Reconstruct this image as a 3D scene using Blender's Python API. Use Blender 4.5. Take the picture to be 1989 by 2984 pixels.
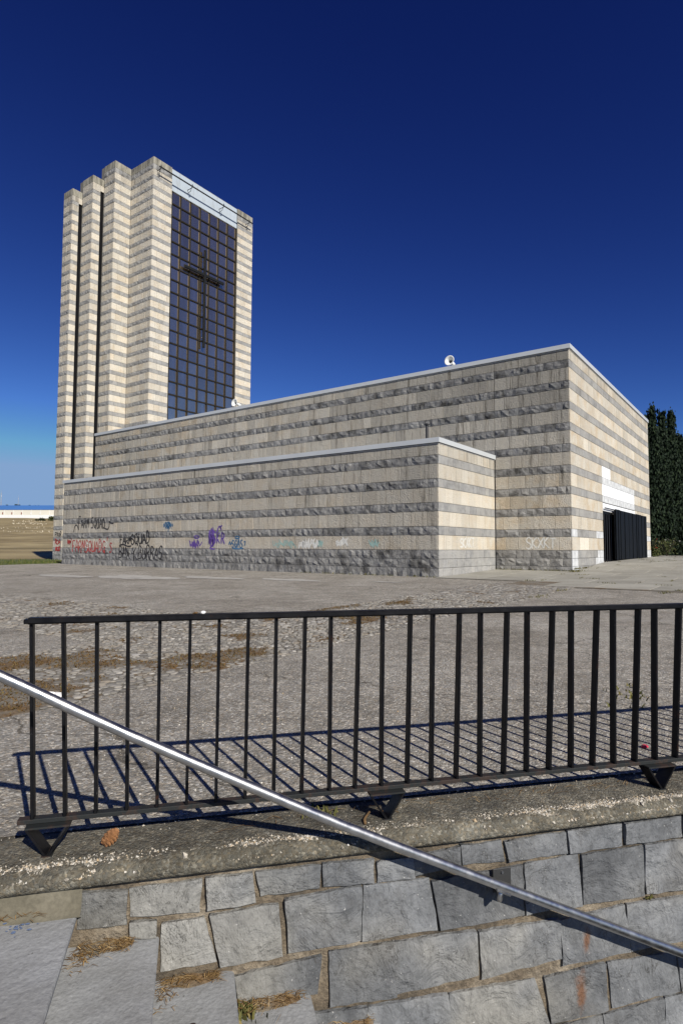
import bpy, bmesh, math, random
from mathutils import Vector, Matrix, noise
from mathutils.bvhtree import BVHTree

# ------------------------------------------------------------------ camera, sky, sun, exposure
scene = bpy.context.scene
for ob in list(bpy.data.objects):
    bpy.data.objects.remove(ob)
COL = scene.collection

CAM = Vector((-18.52267682, -9.38152828, 1.0))
FW = Vector((0.8071152, 0.58742562, 0.05912869))
RT = Vector((0.58825459, -0.80866547, 0.0040859))
UP = Vector((-0.05021549, -0.03148493, 0.99824201))
cam_data = bpy.data.cameras.new("camera")
cam_data.sensor_fit = 'HORIZONTAL'
cam_data.sensor_width = 24.0
cam_data.lens = 21.143
cam_data.clip_start = 0.05
cam_data.clip_end = 6000.0
cam = bpy.data.objects.new("camera", cam_data)
cam.matrix_world = Matrix(((RT.x, UP.x, -FW.x, CAM.x), (RT.y, UP.y, -FW.y, CAM.y), (RT.z, UP.z, -FW.z, CAM.z), (0, 0, 0, 1)))
COL.objects.link(cam)
scene.camera = cam

SUN_DIR = Vector((0.346, 0.750, -0.564)).normalized()      # the way the light travels
world = bpy.data.worlds.new("World")
scene.world = world
world.use_nodes = True
wn = world.node_tree
bg = wn.nodes['Background']
sky = wn.nodes.new('ShaderNodeTexSky')
sky.sky_type = 'NISHITA'
sky.sun_disc = False
sky.sun_elevation = math.asin(-SUN_DIR.z)
sky.sun_rotation = math.atan2(-SUN_DIR.x, -SUN_DIR.y) % (2 * math.pi)
sky.altitude = 900.0
sky.air_density = 0.75
sky.dust_density = 0.0
sky.ozone_density = 10.0
# the photograph's deep, polarised-looking blue: one even tone curve per channel over the whole sky
sepc = wn.nodes.new('ShaderNodeSeparateColor'); comc = wn.nodes.new('ShaderNodeCombineColor')
wn.links.new(sky.outputs[0], sepc.inputs[0])
for ch, (gm, k, lim) in enumerate(((2.08, 1.20, 1.75), (1.97, 0.56, 3.4), (1.445, 0.74, 6.2))):
    mn = wn.nodes.new('ShaderNodeMath'); mn.operation = 'MINIMUM'; mn.inputs[1].default_value = lim
    pw = wn.nodes.new('ShaderNodeMath'); pw.operation = 'POWER'; pw.inputs[1].default_value = gm
    ml = wn.nodes.new('ShaderNodeMath'); ml.operation = 'MULTIPLY'; ml.inputs[1].default_value = k
    wn.links.new(sepc.outputs[ch], mn.inputs[0]); wn.links.new(mn.outputs[0], pw.inputs[0])
    wn.links.new(pw.outputs[0], ml.inputs[0]); wn.links.new(ml.outputs[0], comc.inputs[ch])
wn.links.new(comc.outputs[0], bg.inputs['Color'])
bg.inputs['Strength'].default_value = 0.05

sun_data = bpy.data.lights.new("sun", 'SUN')
sun_data.energy = 5.0
sun_data.angle = math.radians(0.5)
sun_data.color = (1.0, 0.95, 0.86)
sun = bpy.data.objects.new("sun", sun_data)
sun.rotation_euler = SUN_DIR.to_track_quat('-Z', 'Y').to_euler()
sun.location = (-30, -60, 60)
COL.objects.link(sun)

scene.view_settings.view_transform = 'Standard'
scene.view_settings.look = 'None'
scene.view_settings.gamma = 1.0
scene.view_settings.exposure = 0.25
scene.view_settings.use_curve_mapping = False
scene.render.engine = 'CYCLES'

# ------------------------------------------------------------------ helpers
R = random.Random(7)

def tag(o, label=None, cat=None, group=None, kind=None):
    if label: o['label'] = label
    if cat: o['category'] = cat
    if group: o['group'] = group
    if kind: o['kind'] = kind
    return o

def link(o, parent=None):
    COL.objects.link(o)
    if parent is not None:
        o.parent = parent
        o.matrix_parent_inverse = Matrix.Translation(-parent.location) if parent.type == 'EMPTY' else Matrix.Identity(4)
    return o

def empty(name, loc=(0, 0, 0)):
    o = bpy.data.objects.new(name, None)
    o.location = loc
    o.empty_display_size = 0.2
    COL.objects.link(o)
    return o

def mesh_obj(name, V, Fc, mat, parent=None, smooth=False, cols=None):
    me = bpy.data.meshes.new(name)
    me.from_pydata([tuple(v) for v in V], [], Fc)
    if smooth:
        me.polygons.foreach_set('use_smooth', [True] * len(me.polygons))
    if cols is not None:
        at = me.color_attributes.new('tint', 'FLOAT_COLOR', 'POINT')
        flat = []
        for c in cols:
            flat += [c[0], c[1], c[2], 1.0]
        at.data.foreach_set('color', flat)
    me.update()
    if mat is not None:
        me.materials.append(mat)
    return link(bpy.data.objects.new(name, me), parent)

class MB:
    """collects verts and faces (world space)"""
    def __init__(s):
        s.V = []; s.F = []; s.C = []
    def add(s, V, Fc, col=None):
        b = len(s.V)
        s.V += [Vector(v) for v in V]
        s.F += [tuple(i + b for i in f) for f in Fc]
        if col is not None:
            s.C += [col] * len(V)
        return s
    def box(s, x0, x1, y0, y1, z0, z1, col=None):
        V = [(x0, y0, z0), (x1, y0, z0), (x1, y1, z0), (x0, y1, z0), (x0, y0, z1), (x1, y0, z1), (x1, y1, z1), (x0, y1, z1)]
        return s.add(V, [(0, 3, 2, 1), (4, 5, 6, 7), (0, 1, 5, 4), (1, 2, 6, 5), (2, 3, 7, 6), (3, 0, 4, 7)], col)
    def obox(s, c, ax, ay, az, hx, hy, hz, bev=0.0):
        """oriented box, optionally with chamfered edges along ax"""
        c = Vector(c); ax = Vector(ax).normalized(); ay = Vector(ay).normalized(); az = Vector(az).normalized()
        if bev <= 0:
            P = [(-hy, -hz), (hy, -hz), (hy, hz), (-hy, hz)]
        else:
            b = bev
            P = [(-hy + b, -hz), (hy - b, -hz), (hy, -hz + b), (hy, hz - b), (hy - b, hz), (-hy + b, hz), (-hy, hz - b), (-hy, -hz + b)]
        n = len(P)
        V = [c - ax * hx + ay * p[0] + az * p[1] for p in P] + [c + ax * hx + ay * p[0] + az * p[1] for p in P]
        Fc = [(i, (i + 1) % n, (i + 1) % n + n, i + n) for i in range(n)]
        Fc += [tuple(range(n - 1, -1, -1)), tuple(range(n, 2 * n))]
        return s.add(V, Fc)
    def tube(s, pts, rad, n=12, cap=True):
        pts = [Vector(p) for p in pts]
        rads = rad if isinstance(rad, (list, tuple)) else [rad] * len(pts)
        b = len(s.V)
        prev = None
        for i, p in enumerate(pts):
            t = (pts[min(i + 1, len(pts) - 1)] - pts[max(i - 1, 0)]).normalized()
            if prev is None:
                a = t.cross(Vector((0, 0, 1)))
                if a.length < 1e-3: a = t.cross(Vector((1, 0, 0)))
                a.normalize()
            else:
                a = (prev - t * prev.dot(t)).normalized()
            prev = a
            c = t.cross(a)
            for k in range(n):
                an = 2 * math.pi * k / n
                s.V.append(p + (a * math.cos(an) + c * math.sin(an)) * rads[i])
        for i in range(len(pts) - 1):
            for k in range(n):
                k2 = (k + 1) % n
                s.F.append((b + i * n + k, b + i * n + k2, b + (i + 1) * n + k2, b + (i + 1) * n + k))
        if cap:
            s.F.append(tuple(b + k for k in range(n - 1, -1, -1)))
            e = b + (len(pts) - 1) * n
            s.F.append(tuple(e + k for k in range(n)))
        return s
    def build(s, name, mat, parent=None, smooth=False):
        return mesh_obj(name, s.V, s.F, mat, parent, smooth, s.C if s.C and len(s.C) == len(s.V) else None)

# ---- node material helper
class NM:
    def __init__(s, name):
        s.m = bpy.data.materials.new(name)
        s.m.use_nodes = True
        s.t = s.m.node_tree
        s.p = s.t.nodes['Principled BSDF']
        s._pos = None
    def n(s, typ, **kw):
        nd = s.t.nodes.new(typ)
        for k, v in kw.items():
            setattr(nd, k, v)
        return nd
    def l(s, a, b):
        s.t.links.new(a, b)
    def pos(s):
        if s._pos is None:
            s._pos = s.n('ShaderNodeNewGeometry').outputs['Position']
        return s._pos
    def map(s, scale):
        mp = s.n('ShaderNodeVectorMath', operation='MULTIPLY')
        s.l(s.pos(), mp.inputs[0]); mp.inputs[1].default_value = scale
        return mp.outputs[0]
    def noise(s, scale, detail=3.0, rough=0.55, vec=None, dist=0.0):
        nd = s.n('ShaderNodeTexNoise')
        nd.inputs['Scale'].default_value = scale
        nd.inputs['Detail'].default_value = detail
        nd.inputs['Roughness'].default_value = rough
        nd.inputs['Distortion'].default_value = dist
        s.l(vec if vec is not None else s.pos(), nd.inputs['Vector'])
        return nd.outputs['Fac']
    def voro(s, scale, out='Color', feature='F1', vec=None):
        nd = s.n('ShaderNodeTexVoronoi', feature=feature)
        nd.inputs['Scale'].default_value = scale
        s.l(vec if vec is not None else s.pos(), nd.inputs['Vector'])
        return nd.outputs[out]
    def ramp(s, fac, stops, interp='LINEAR'):
        nd = s.n('ShaderNodeValToRGB')
        cr = nd.color_ramp; cr.interpolation = interp
        while len(cr.elements) > 1: cr.elements.remove(cr.elements[0])
        for i, (p, c) in enumerate(stops):
            e = cr.elements[0] if i == 0 else cr.elements.new(p)
            e.position = p
            e.color = (c[0], c[1], c[2], 1) if isinstance(c, (tuple, list)) else (c, c, c, 1)
        s.l(fac, nd.inputs['Fac'])
        return nd.outputs['Color']
    def mix(s, fac, a, b, mode='MIX'):
        nd = s.n('ShaderNodeMix', data_type='RGBA', blend_type=mode)
        for sock, v in ((nd.inputs['Factor'], fac), (nd.inputs['A'], a), (nd.inputs['B'], b)):
            if hasattr(v, 'links'): s.l(v, sock)
            elif isinstance(v, (tuple, list)): sock.default_value = (v[0], v[1], v[2], 1)
            else: sock.default_value = v if sock.type == 'VALUE' else (v, v, v, 1)
        return nd.outputs['Result']
    def math(s, op, a, b=0.0, clamp=False):
        nd = s.n('ShaderNodeMath', operation=op, use_clamp=clamp)
        for sock, v in ((nd.inputs[0], a), (nd.inputs[1], b)):
            if hasattr(v, 'links'): s.l(v, sock)
            else: sock.default_value = v
        return nd.outputs[0]
    def smooth(s, v, lo, hi):
        nd = s.n('ShaderNodeMapRange', interpolation_type='SMOOTHSTEP')
        s.l(v, nd.inputs['Value'])
        nd.inputs['From Min'].default_value = lo; nd.inputs['From Max'].default_value = hi
        return nd.outputs['Result']
    def bump(s, h, strength=0.5, dist=0.01, normal=None):
        nd = s.n('ShaderNodeBump')
        nd.inputs['Strength'].default_value = strength
        nd.inputs['Distance'].default_value = dist
        s.l(h, nd.inputs['Height'])
        if normal is not None: s.l(normal, nd.inputs['Normal'])
        return nd.outputs['Normal']
    def sep(s, name='tint'):
        a = s.n('ShaderNodeAttribute', attribute_name=name)
        sp = s.n('ShaderNodeSeparateColor')
        s.l(a.outputs['Color'], sp.inputs[0])
        return sp.outputs
    def fin(s, color=None, rough=0.8, metallic=0.0, normal=None, spec=None, emit=None):
        if color is not None:
            if hasattr(color, 'links'): s.l(color, s.p.inputs['Base Color'])
            else: s.p.inputs['Base Color'].default_value = (*color, 1)
        if hasattr(rough, 'links'): s.l(rough, s.p.inputs['Roughness'])
        else: s.p.inputs['Roughness'].default_value = rough
        s.p.inputs['Metallic'].default_value = metallic
        if spec is not None: s.p.inputs['Specular IOR Level'].default_value = spec
        if normal is not None: s.l(normal, s.p.inputs['Normal'])
        return s.m

# ------------------------------------------------------------------ materials
M = {}
def mat_beige(name, c_pale, c_warm):
    m = NM(name)
    t = m.sep()
    warm_n = m.noise(1.7, 4, 0.6)
    wf = m.math('MULTIPLY', t[2], m.smooth(warm_n, 0.35, 0.65), True)
    col = m.mix(wf, c_pale, c_warm)
    grain = m.ramp(m.noise(26, 4, 0.7), [(0.3, 0.80), (0.7, 1.12)])
    col = m.mix(1.0, col, grain, 'MULTIPLY')
    st = m.noise(1.0, 5, 0.66, m.map((6.0, 6.0, 0.5)))
    sf = m.smooth(st, 0.50, 0.74)
    sf = m.math('MULTIPLY', sf, t[1], True)
    col = m.mix(m.math('MULTIPLY', t[1], 0.75, True), col, (0.305, 0.290, 0.255))
    pale = m.smooth(m.noise(1.0, 3, 0.6, m.map((7.0, 7.0, 0.5))), 0.62, 0.78)
    col = m.mix(m.math('MULTIPLY', pale, 0.35), col, (0.66, 0.60, 0.49))
    col = m.mix(sf, col, (0.085, 0.072, 0.052))
    col = m.mix(1.0, col, m.ramp(t[0], [(0.0, 0.50), (1.0, 1.20)]), 'MULTIPLY')
    h = m.math('ADD', m.noise(26, 3, 0.6), m.math('MULTIPLY', m.noise(7, 2, 0.5), 0.5))
    return m.fin(col, 0.9, normal=m.bump(h, 1.0, 0.045), spec=0.2)
M['beige'] = mat_beige('cream_stone', (0.635, 0.585, 0.49), (0.575, 0.465, 0.32))

def mat_grey():
    m = NM('grey_stone')
    t = m.sep()
    n1 = m.noise(3.0, 5, 0.65)
    col = m.ramp(n1, [(0.25, (0.16, 0.16, 0.165)), (0.5, (0.27, 0.27, 0.265)), (0.8, (0.36, 0.35, 0.33))])
    col = m.mix(m.math('MULTIPLY', t[2], 0.5), col, (0.40, 0.38, 0.34))
    sf = m.math('MULTIPLY', m.smooth(m.noise(1.6, 4, 0.6), 0.42, 0.72), t[1], True)
    col = m.mix(sf, col, (0.055, 0.052, 0.047))
    col = m.mix(1.0, col, m.ramp(t[0], [(0.0, 0.55), (1.0, 1.15)]), 'MULTIPLY')
    h = m.math('ADD', m.noise(11, 4, 0.65), m.math('MULTIPLY', m.noise(40, 2, 0.5), 0.3))
    return m.fin(col, 0.88, normal=m.bump(h, 0.8, 0.05), spec=0.25)
M['grey'] = mat_grey()

def mat_capconc():
    m = NM('weathered_concrete_cap')
    st = m.noise(1.0, 4, 0.6, m.map((3.5, 3.5, 0.7)))
    col = m.ramp(st, [(0.3, (0.09, 0.085, 0.07)), (0.5, (0.24, 0.225, 0.18)), (0.75, (0.40, 0.375, 0.31))])
    return m.fin(col, 0.9, normal=m.bump(m.noise(12, 4, 0.6), 0.5, 0.03))
M['cap'] = mat_capconc()

def simple(name, color, rough=0.7, metallic=0.0, var=0.15, scale=6.0, bump=0.0, spec=None, bscale=30):
    m = NM(name)
    f = m.ramp(m.noise(scale, 4, 0.6), [(0.25, 1 - var), (0.75, 1 + var)])
    col = m.mix(1.0, color, f, 'MULTIPLY')
    nrm = m.bump(m.noise(bscale, 3, 0.6), bump, 0.01) if bump else None
    return m.fin(col, rough, metallic, nrm, spec)
M['mortar'] = simple('wall_mortar', (0.20, 0.185, 0.155), 0.95, var=0.3)
M['core'] = simple('dark_joint_mortar', (0.15, 0.14, 0.12), 0.95, var=0.3)
M['coping'] = simple('grey_sheet_metal', (0.47, 0.49, 0.50), 0.45, 0.0, 0.06, 0.6)
M['gap'] = simple('dark_recess', (0.02, 0.02, 0.02), 0.9)
M['trim'] = simple('white_trim', (0.62, 0.62, 0.60), 0.6)
M['roofing'] = simple('roof_felt', (0.22, 0.21, 0.20), 0.9, bump=0.3)
M['interior'] = simple('dark_interior', (0.05, 0.045, 0.04), 0.9)
M['slit'] = simple('dark_slit_glass', (0.006, 0.006, 0.007), 0.6, spec=0.1)
M['mullion'] = simple('bronze_frame', (0.020, 0.017, 0.012), 0.6, 0.0, 0.2, 9, spec=0.2)
M['panel'] = NM('pale_painted_panel')
_m = M['panel']
_st = _m.noise(1.0, 4, 0.6, _m.map((4, 4, 0.8)))
M['panel'] = _m.fin(_m.ramp(_st, [(0.25, (0.30, 0.32, 0.33)), (0.42, (0.385, 0.435, 0.475)), (0.8, (0.42, 0.475, 0.525))]), 0.6)
M['blackiron'] = simple('black_ironwork', (0.012, 0.012, 0.014), 0.45, 0.0, 0.3, 14)
M['cross'] = simple('dark_bronze_cross', (0.010, 0.011, 0.011), 0.6, 0.0, 0.25, 5, spec=0.2)
M['door'] = simple('black_painted_steel', (0.004, 0.005, 0.006), 0.6, 0.0, 0.35, 3, spec=0.12)
M['white'] = simple('white_limewash', (0.82, 0.83, 0.84), 0.7, 0, 0.03, 3)
M['paleg'] = simple('washed_grey_stone', (0.52, 0.53, 0.53), 0.85, 0, 0.30, 4, 0.6, bscale=12)
M['horn'] = simple('white_horn_enamel', (0.72, 0.72, 0.68), 0.4, 0, 0.05, 8)
M['darkplastic'] = simple('dark_plastic', (0.03, 0.03, 0.03), 0.5)

def mat_glass():
    m = NM('coated_window_glass')
    oi = m.n('ShaderNodeObjectInfo')
    col = m.mix(oi.outputs['Random'], (0.62, 0.50, 0.36), (0.90, 0.72, 0.50))
    f = m.noise(1.0, 4, 0.6, m.map((1.6, 1.6, 0.3)))
    col = m.mix(m.math('MULTIPLY', m.smooth(f, 0.45, 0.75), 0.6), col, (0.95, 0.78, 0.60))
    return m.fin(col, 0.12, 0.965, m.bump(m.noise(0.8, 2, 0.5), 0.10, 0.03))
M['glass'] = mat_glass()

def mat_fence():
    m = NM('black_fence_paint')
    r1 = m.noise(16, 5, 0.7)
    rust = m.smooth(m.noise(9, 4, 0.7), 0.60, 0.72)
    col = m.ramp(r1, [(0.3, (0.003, 0.003, 0.004)), (0.7, (0.007, 0.007, 0.008))])
    col = m.mix(m.math('MULTIPLY', rust, 0.16), col, (0.16, 0.055, 0.018))
    chip = m.smooth(m.noise(60, 3, 0.7), 0.70, 0.76)
    col = m.mix(m.math('MULTIPLY', chip, 0.35), col, (0.30, 0.29, 0.28))
    return m.fin(col, m.ramp(r1, [(0.3, 0.36), (0.7, 0.55)]), 0.0, m.bump(m.noise(70, 3, 0.6), 0.25, 0.002), 0.18)
M['fence'] = mat_fence()
def mat_fence_rust():
    m = NM('rusty_black_rail')
    rust = m.smooth(m.noise(14, 5, 0.7), 0.47, 0.62)
    col = m.mix(m.math('MULTIPLY', rust, 0.35), (0.006, 0.008, 0.008), (0.06, 0.024, 0.010))
    return m.fin(col, 0.7, 0.0, m.bump(m.noise(60, 4, 0.6), 0.4, 0.003))
M['fencerust'] = mat_fence_rust()
def mat_steel():
    m = NM('stainless_tube')
    n1 = m.noise(25, 4, 0.6)
    col = m.ramp(n1, [(0.3, (0.38, 0.378, 0.375)), (0.7, (0.52, 0.515, 0.51))])
    return m.fin(col, m.ramp(m.noise(18, 3, 0.6), [(0.3, 0.28), (0.7, 0.46)]), 1.0, m.bump(m.noise(120, 2, 0.5), 0.08, 0.002))
M['steel'] = mat_steel()

def aggregate(m, base_stops, big=0.55, vscale=62.0, contrast=1.0):
    """exposed aggregate concrete: stones of varying tone in a matrix"""
    patch = m.noise(0.55, 5, 0.62)
    base = m.ramp(patch, base_stops)
    wob = m.n('ShaderNodeTexNoise'); wob.inputs['Scale'].default_value = vscale * 0.8; wob.inputs['Detail'].default_value = 2
    m.l(m.pos(), wob.inputs['Vector'])
    wv = m.n('ShaderNodeVectorMath', operation='MULTIPLY_ADD')
    m.l(wob.outputs['Color'], wv.inputs[0]); wv.inputs[1].default_value = (1.1 / vscale,) * 3; m.l(m.pos(), wv.inputs[2])
    vc = m.voro(vscale, 'Color', vec=wv.outputs[0])
    sp = m.n('ShaderNodeSeparateColor'); m.l(vc, sp.inputs[0])
    sp2 = sp.outputs[0]
    tone = m.ramp(sp2, [(0.0, 0.48 ), (0.5, 0.92), (0.82, 1.18), (0.92, 1.75), (1.0, 2.3)])
    tint = m.ramp(sp.outputs[1], [(0.0, (1.06, 0.98, 0.88)), (0.5, (1, 1, 1)), (1.0, (0.94, 0.98, 1.04))])
    col = m.mix(1.0, base, tone, 'MULTIPLY')
    col = m.mix(big, base, col)
    col = m.mix(1.0, col, tint, 'MULTIPLY')
    dist = m.math('ADD', m.math('MULTIPLY', m.voro(vscale, 'Distance', vec=wv.outputs[0]), 0.5), m.math('MULTIPLY', m.noise(vscale * 1.6, 3, 0.7), -0.7))
    return col, dist
def mat_plaza():
    m = NM('aggregate_concrete')
    col, dist = aggregate(m, [(0.28, (0.200, 0.182, 0.153)), (0.5, (0.285, 0.265, 0.230)), (0.75, (0.360, 0.340, 0.302))], 0.80, 70)
    med = m.ramp(m.noise(5.5, 5, 0.65), [(0.3, 0.72), (0.7, 1.22)])
    col = m.mix(1.0, col, med, 'MULTIPLY')
    # pale worn cement skins and dark oil-brown stains
    wear = m.smooth(m.noise(0.33, 6, 0.62), 0.58, 0.70)
    col = m.mix(m.math('MULTIPLY', wear, 0.6), col, (0.40, 0.375, 0.335))
    dk = m.smooth(m.noise(0.8, 5, 0.65, dist=0.6), 0.60, 0.74)
    col = m.mix(m.math('MULTIPLY', dk, 0.45), col, (0.085, 0.070, 0.050))
    # hairline cracks
    cr = m.voro(0.22, 'Distance', 'DISTANCE_TO_EDGE', vec=None)
    nd = m.n('ShaderNodeTexVoronoi', feature='DISTANCE_TO_EDGE')
    nd.inputs['Scale'].default_value = 0.26
    wob = m.n('ShaderNodeTexNoise'); wob.inputs['Scale'].default_value = 1.6; wob.inputs['Detail'].default_value = 5
    m.l(m.pos(), wob.inputs['Vector'])
    vm = m.n('ShaderNodeVectorMath', operation='MULTIPLY_ADD')
    m.l(wob.outputs['Color'], vm.inputs[0]); vm.inputs[1].default_value = (0.9, 0.9, 0); m.l(m.pos(), vm.inputs[2])
    m.l(vm.outputs[0], nd.inputs['Vector'])
    ck = m.math('LESS_THAN', nd.outputs['Distance'], 0.0022)
    col = m.mix(m.math('MULTIPLY', ck, 0.6), col, (0.05, 0.042, 0.03))
    h = m.math('SUBTRACT', m.math('MULTIPLY', m.noise(9, 4, 0.6), 0.8), m.math('MULTIPLY', dist, 1.2))
    return m.fin(col, 0.92, normal=m.bump(h, 0.85, 0.014), spec=0.25)
M['plaza'] = mat_plaza()
def mat_kerb():
    m = NM('dark_mossy_concrete')
    col, dist = aggregate(m, [(0.25, (0.085, 0.077, 0.058)), (0.5, (0.150, 0.138, 0.108)), (0.8, (0.225, 0.21, 0.17))], 0.65, 95)
    med = m.ramp(m.noise(7, 5, 0.7), [(0.3, 0.55), (0.7, 1.3)])
    col = m.mix(1.0, col, med, 'MULTIPLY')
    blk = m.smooth(m.noise(3.1, 5, 0.65), 0.55, 0.72)
    col = m.mix(m.math('MULTIPLY', blk, 0.65), col, (0.030, 0.028, 0.024))
    h = m.math('SUBTRACT', m.math('MULTIPLY', m.noise(20, 5, 0.65), 1.0), m.math('MULTIPLY', dist, 0.9))
    return m.fin(col, 0.92, normal=m.bump(h, 0.9, 0.014), spec=0.25)
M['kerb'] = mat_kerb()
M['patch'] = simple('worn_cement_skin', (0.345, 0.33, 0.30), 0.92, 0, 0.30, 2.5, 0.4)
def mat_skirt():
    m = NM('smooth_olive_concrete')
    col = m.ramp(m.noise(3.5, 5, 0.6), [(0.3, (0.075, 0.066, 0.044)), (0.55, (0.125, 0.112, 0.080)), (0.8, (0.20, 0.18, 0.135))])
    col = m.mix(1.0, col, m.ramp(m.noise(60, 3, 0.6), [(0.3, 0.8), (0.7, 1.15)]), 'MULTIPLY')
    return m.fin(col, 0.92, normal=m.bump(m.noise(50, 4, 0.6), 0.5, 0.006))
M['skirt'] = mat_skirt()
def mat_gravel():
    m = NM('exposed_gravel')
    oi = m.n('ShaderNodeNewGeometry')
    col = m.ramp(oi.outputs['Random Per Island'], [(0.0, (0.16, 0.14, 0.11)), (0.3, (0.32, 0.29, 0.24)), (0.55, (0.48, 0.44, 0.37)), (0.72, (0.42, 0.31, 0.18)), (0.85, (0.52, 0.48, 0.41)), (1.0, (0.64, 0.61, 0.55))])
    col = m.mix(1.0, col, m.ramp(m.noise(60, 3, 0.6), [(0.3, 0.75), (0.7, 1.15)]), 'MULTIPLY')
    return m.fin(col, 0.85, normal=m.bump(m.noise(90, 3, 0.6), 0.5, 0.004))
M['gravel'] = mat_gravel()
def mat_pebble():
    m = NM('river_cobble')
    g = m.n('ShaderNodeNewGeometry'); oi = m.n('ShaderNodeObjectInfo')
    rnd = m.math('FRACT', m.math('ADD', g.outputs['Random Per Island'], oi.outputs['Random']))
    col = m.ramp(rnd, [(0.0, (0.13, 0.12, 0.105)), (0.35, (0.195, 0.182, 0.16)), (0.65, (0.25, 0.236, 0.21)), (0.85, (0.215, 0.185, 0.145)), (1.0, (0.36, 0.345, 0.315))])
    col = m.mix(1.0, col, m.ramp(m.noise(22, 4, 0.65), [(0.3, 0.68), (0.7, 1.15)]), 'MULTIPLY')
    return m.fin(col, 0.82, normal=m.bump(m.noise(40, 3, 0.6), 0.4, 0.006))
M['pebble'] = mat_pebble()
def mat_soil():
    m = NM('mossy_joint_soil')
    n1 = m.noise(2.2, 5, 0.65); n2 = m.noise(34, 4, 0.7)
    col = m.ramp(n1, [(0.3, (0.195, 0.180, 0.152)), (0.50, (0.150, 0.128, 0.095)), (0.62, (0.125, 0.075, 0.032)), (0.8, (0.055, 0.060, 0.020))])
    col = m.mix(1.0, col, m.ramp(n2, [(0.25, 0.5), (0.75, 1.5)]), 'MULTIPLY')
    return m.fin(col, 0.95, normal=m.bump(n2, 0.9, 0.02))
M['soil'] = mat_soil()
def mat_slab():
    m = NM('paving_slab')
    oi = m.n('ShaderNodeObjectInfo')
    base = m.ramp(m.noise(0.9, 5, 0.6), [(0.3, (0.235, 0.222, 0.185)), (0.7, (0.33, 0.318, 0.275))])
    col = m.mix(1.0, base, m.ramp(oi.outputs['Random'], [(0, 0.85), (1, 1.12)]), 'MULTIPLY')
    col = m.mix(1.0, col, m.ramp(m.noise(14, 4, 0.6), [(0.3, 0.85), (0.7, 1.1)]), 'MULTIPLY')
    return m.fin(col, 0.9, normal=m.bump(m.noise(24, 4, 0.6), 0.4, 0.01))
M['slab'] = mat_slab()
def mat_wallstone(name, rusty=None):
    m = NM(name)
    oi = m.n('ShaderNodeObjectInfo')
    base = m.ramp(m.noise(2.6, 5, 0.62), [(0.25, (0.080, 0.084, 0.089)), (0.5, (0.150, 0.155, 0.160)), (0.78, (0.240, 0.245, 0.248))])
    base = m.mix(m.math('MULTIPLY', m.smooth(m.noise(1.3, 3, 0.5), 0.52, 0.68), 0.6), base, (0.24, 0.228, 0.195))
    base = m.mix(1.0, base, m.ramp(oi.outputs['Random'], [(0, 0.72), (1, 1.25)]), 'MULTIPLY')
    fine = m.ramp(m.noise(1.0, 5, 0.7, m.map((26, 26, 14))), [(0.28, 0.74), (0.72, 1.20)])
    col = m.mix(1.0, base, fine, 'MULTIPLY')
    crk = m.smooth(m.math('ABSOLUTE', m.math('SUBTRACT', m.noise(1.0, 5, 0.68, m.map((9, 9, 5.5)), 1.2), 0.5)), 0.016, 0.0)
    col = m.mix(m.math('MULTIPLY', crk, m.math('MULTIPLY', m.smooth(m.noise(5, 3, 0.5), 0.5, 0.62), 0.75)), col, (0.04, 0.038, 0.034))
    dk = m.smooth(m.noise(1.9, 5, 0.68, dist=0.5), 0.54, 0.72)
    col = m.mix(m.math('MULTIPLY', dk, 0.5), col, (0.075, 0.070, 0.062))
    spk = m.smooth(m.noise(85, 2, 0.5), 0.70, 0.78)
    col = m.mix(m.math('MULTIPLY', spk, 0.65), col, (0.52, 0.51, 0.48))
    if rusty:
        for (c, hw, hh) in rusty:
            sub = m.n('ShaderNodeVectorMath', operation='SUBTRACT'); m.l(m.pos(), sub.inputs[0]); sub.inputs[1].default_value = c
            sc = m.n('ShaderNodeVectorMath', operation='MULTIPLY'); m.l(sub.outputs[0], sc.inputs[0]); sc.inputs[1].default_value = (1 / hw, 1 / hw, 1 / hh)
            ln = m.n('ShaderNodeVectorMath', operation='LENGTH'); m.l(sc.outputs[0], ln.inputs[0])
            wob = m.math('ADD', ln.outputs['Value'], m.math('MULTIPLY', m.math('SUBTRACT', m.noise(22, 4, 0.65), 0.5), 1.6))
            col = m.mix(m.math('MULTIPLY', m.smooth(wob, 1.1, 0.3), 0.75), col, (0.15, 0.060, 0.020))
    h = m.math('ADD', m.math('MULTIPLY', m.noise(6.0, 5, 0.62, dist=0.8), 1.0), m.math('MULTIPLY', m.noise(1.0, 4, 0.6, m.map((24, 24, 14))), 0.5))
    return m.fin(col, 0.85, normal=m.bump(h, 0.9, 0.040), spec=0.3)
M['wallstone'] = mat_wallstone('retaining_wall_stone')
def mat_sandmortar():
    m = NM('sandy_mortar')
    n1 = m.noise(4.0, 5, 0.65); n2 = m.noise(48, 4, 0.7)
    col = m.ramp(n1, [(0.34, (0.050, 0.042, 0.032)), (0.52, (0.15, 0.118, 0.080)), (0.74, (0.32, 0.275, 0.21))])
    col = m.mix(1.0, col, m.ramp(n2, [(0.3, 0.6), (0.75, 1.4)]), 'MULTIPLY')
    return m.fin(col, 0.95, normal=m.bump(m.math('ADD', n2, m.noise(15, 3, 0.6)), 0.9, 0.02))
M['sandmortar'] = mat_sandmortar()
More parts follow.
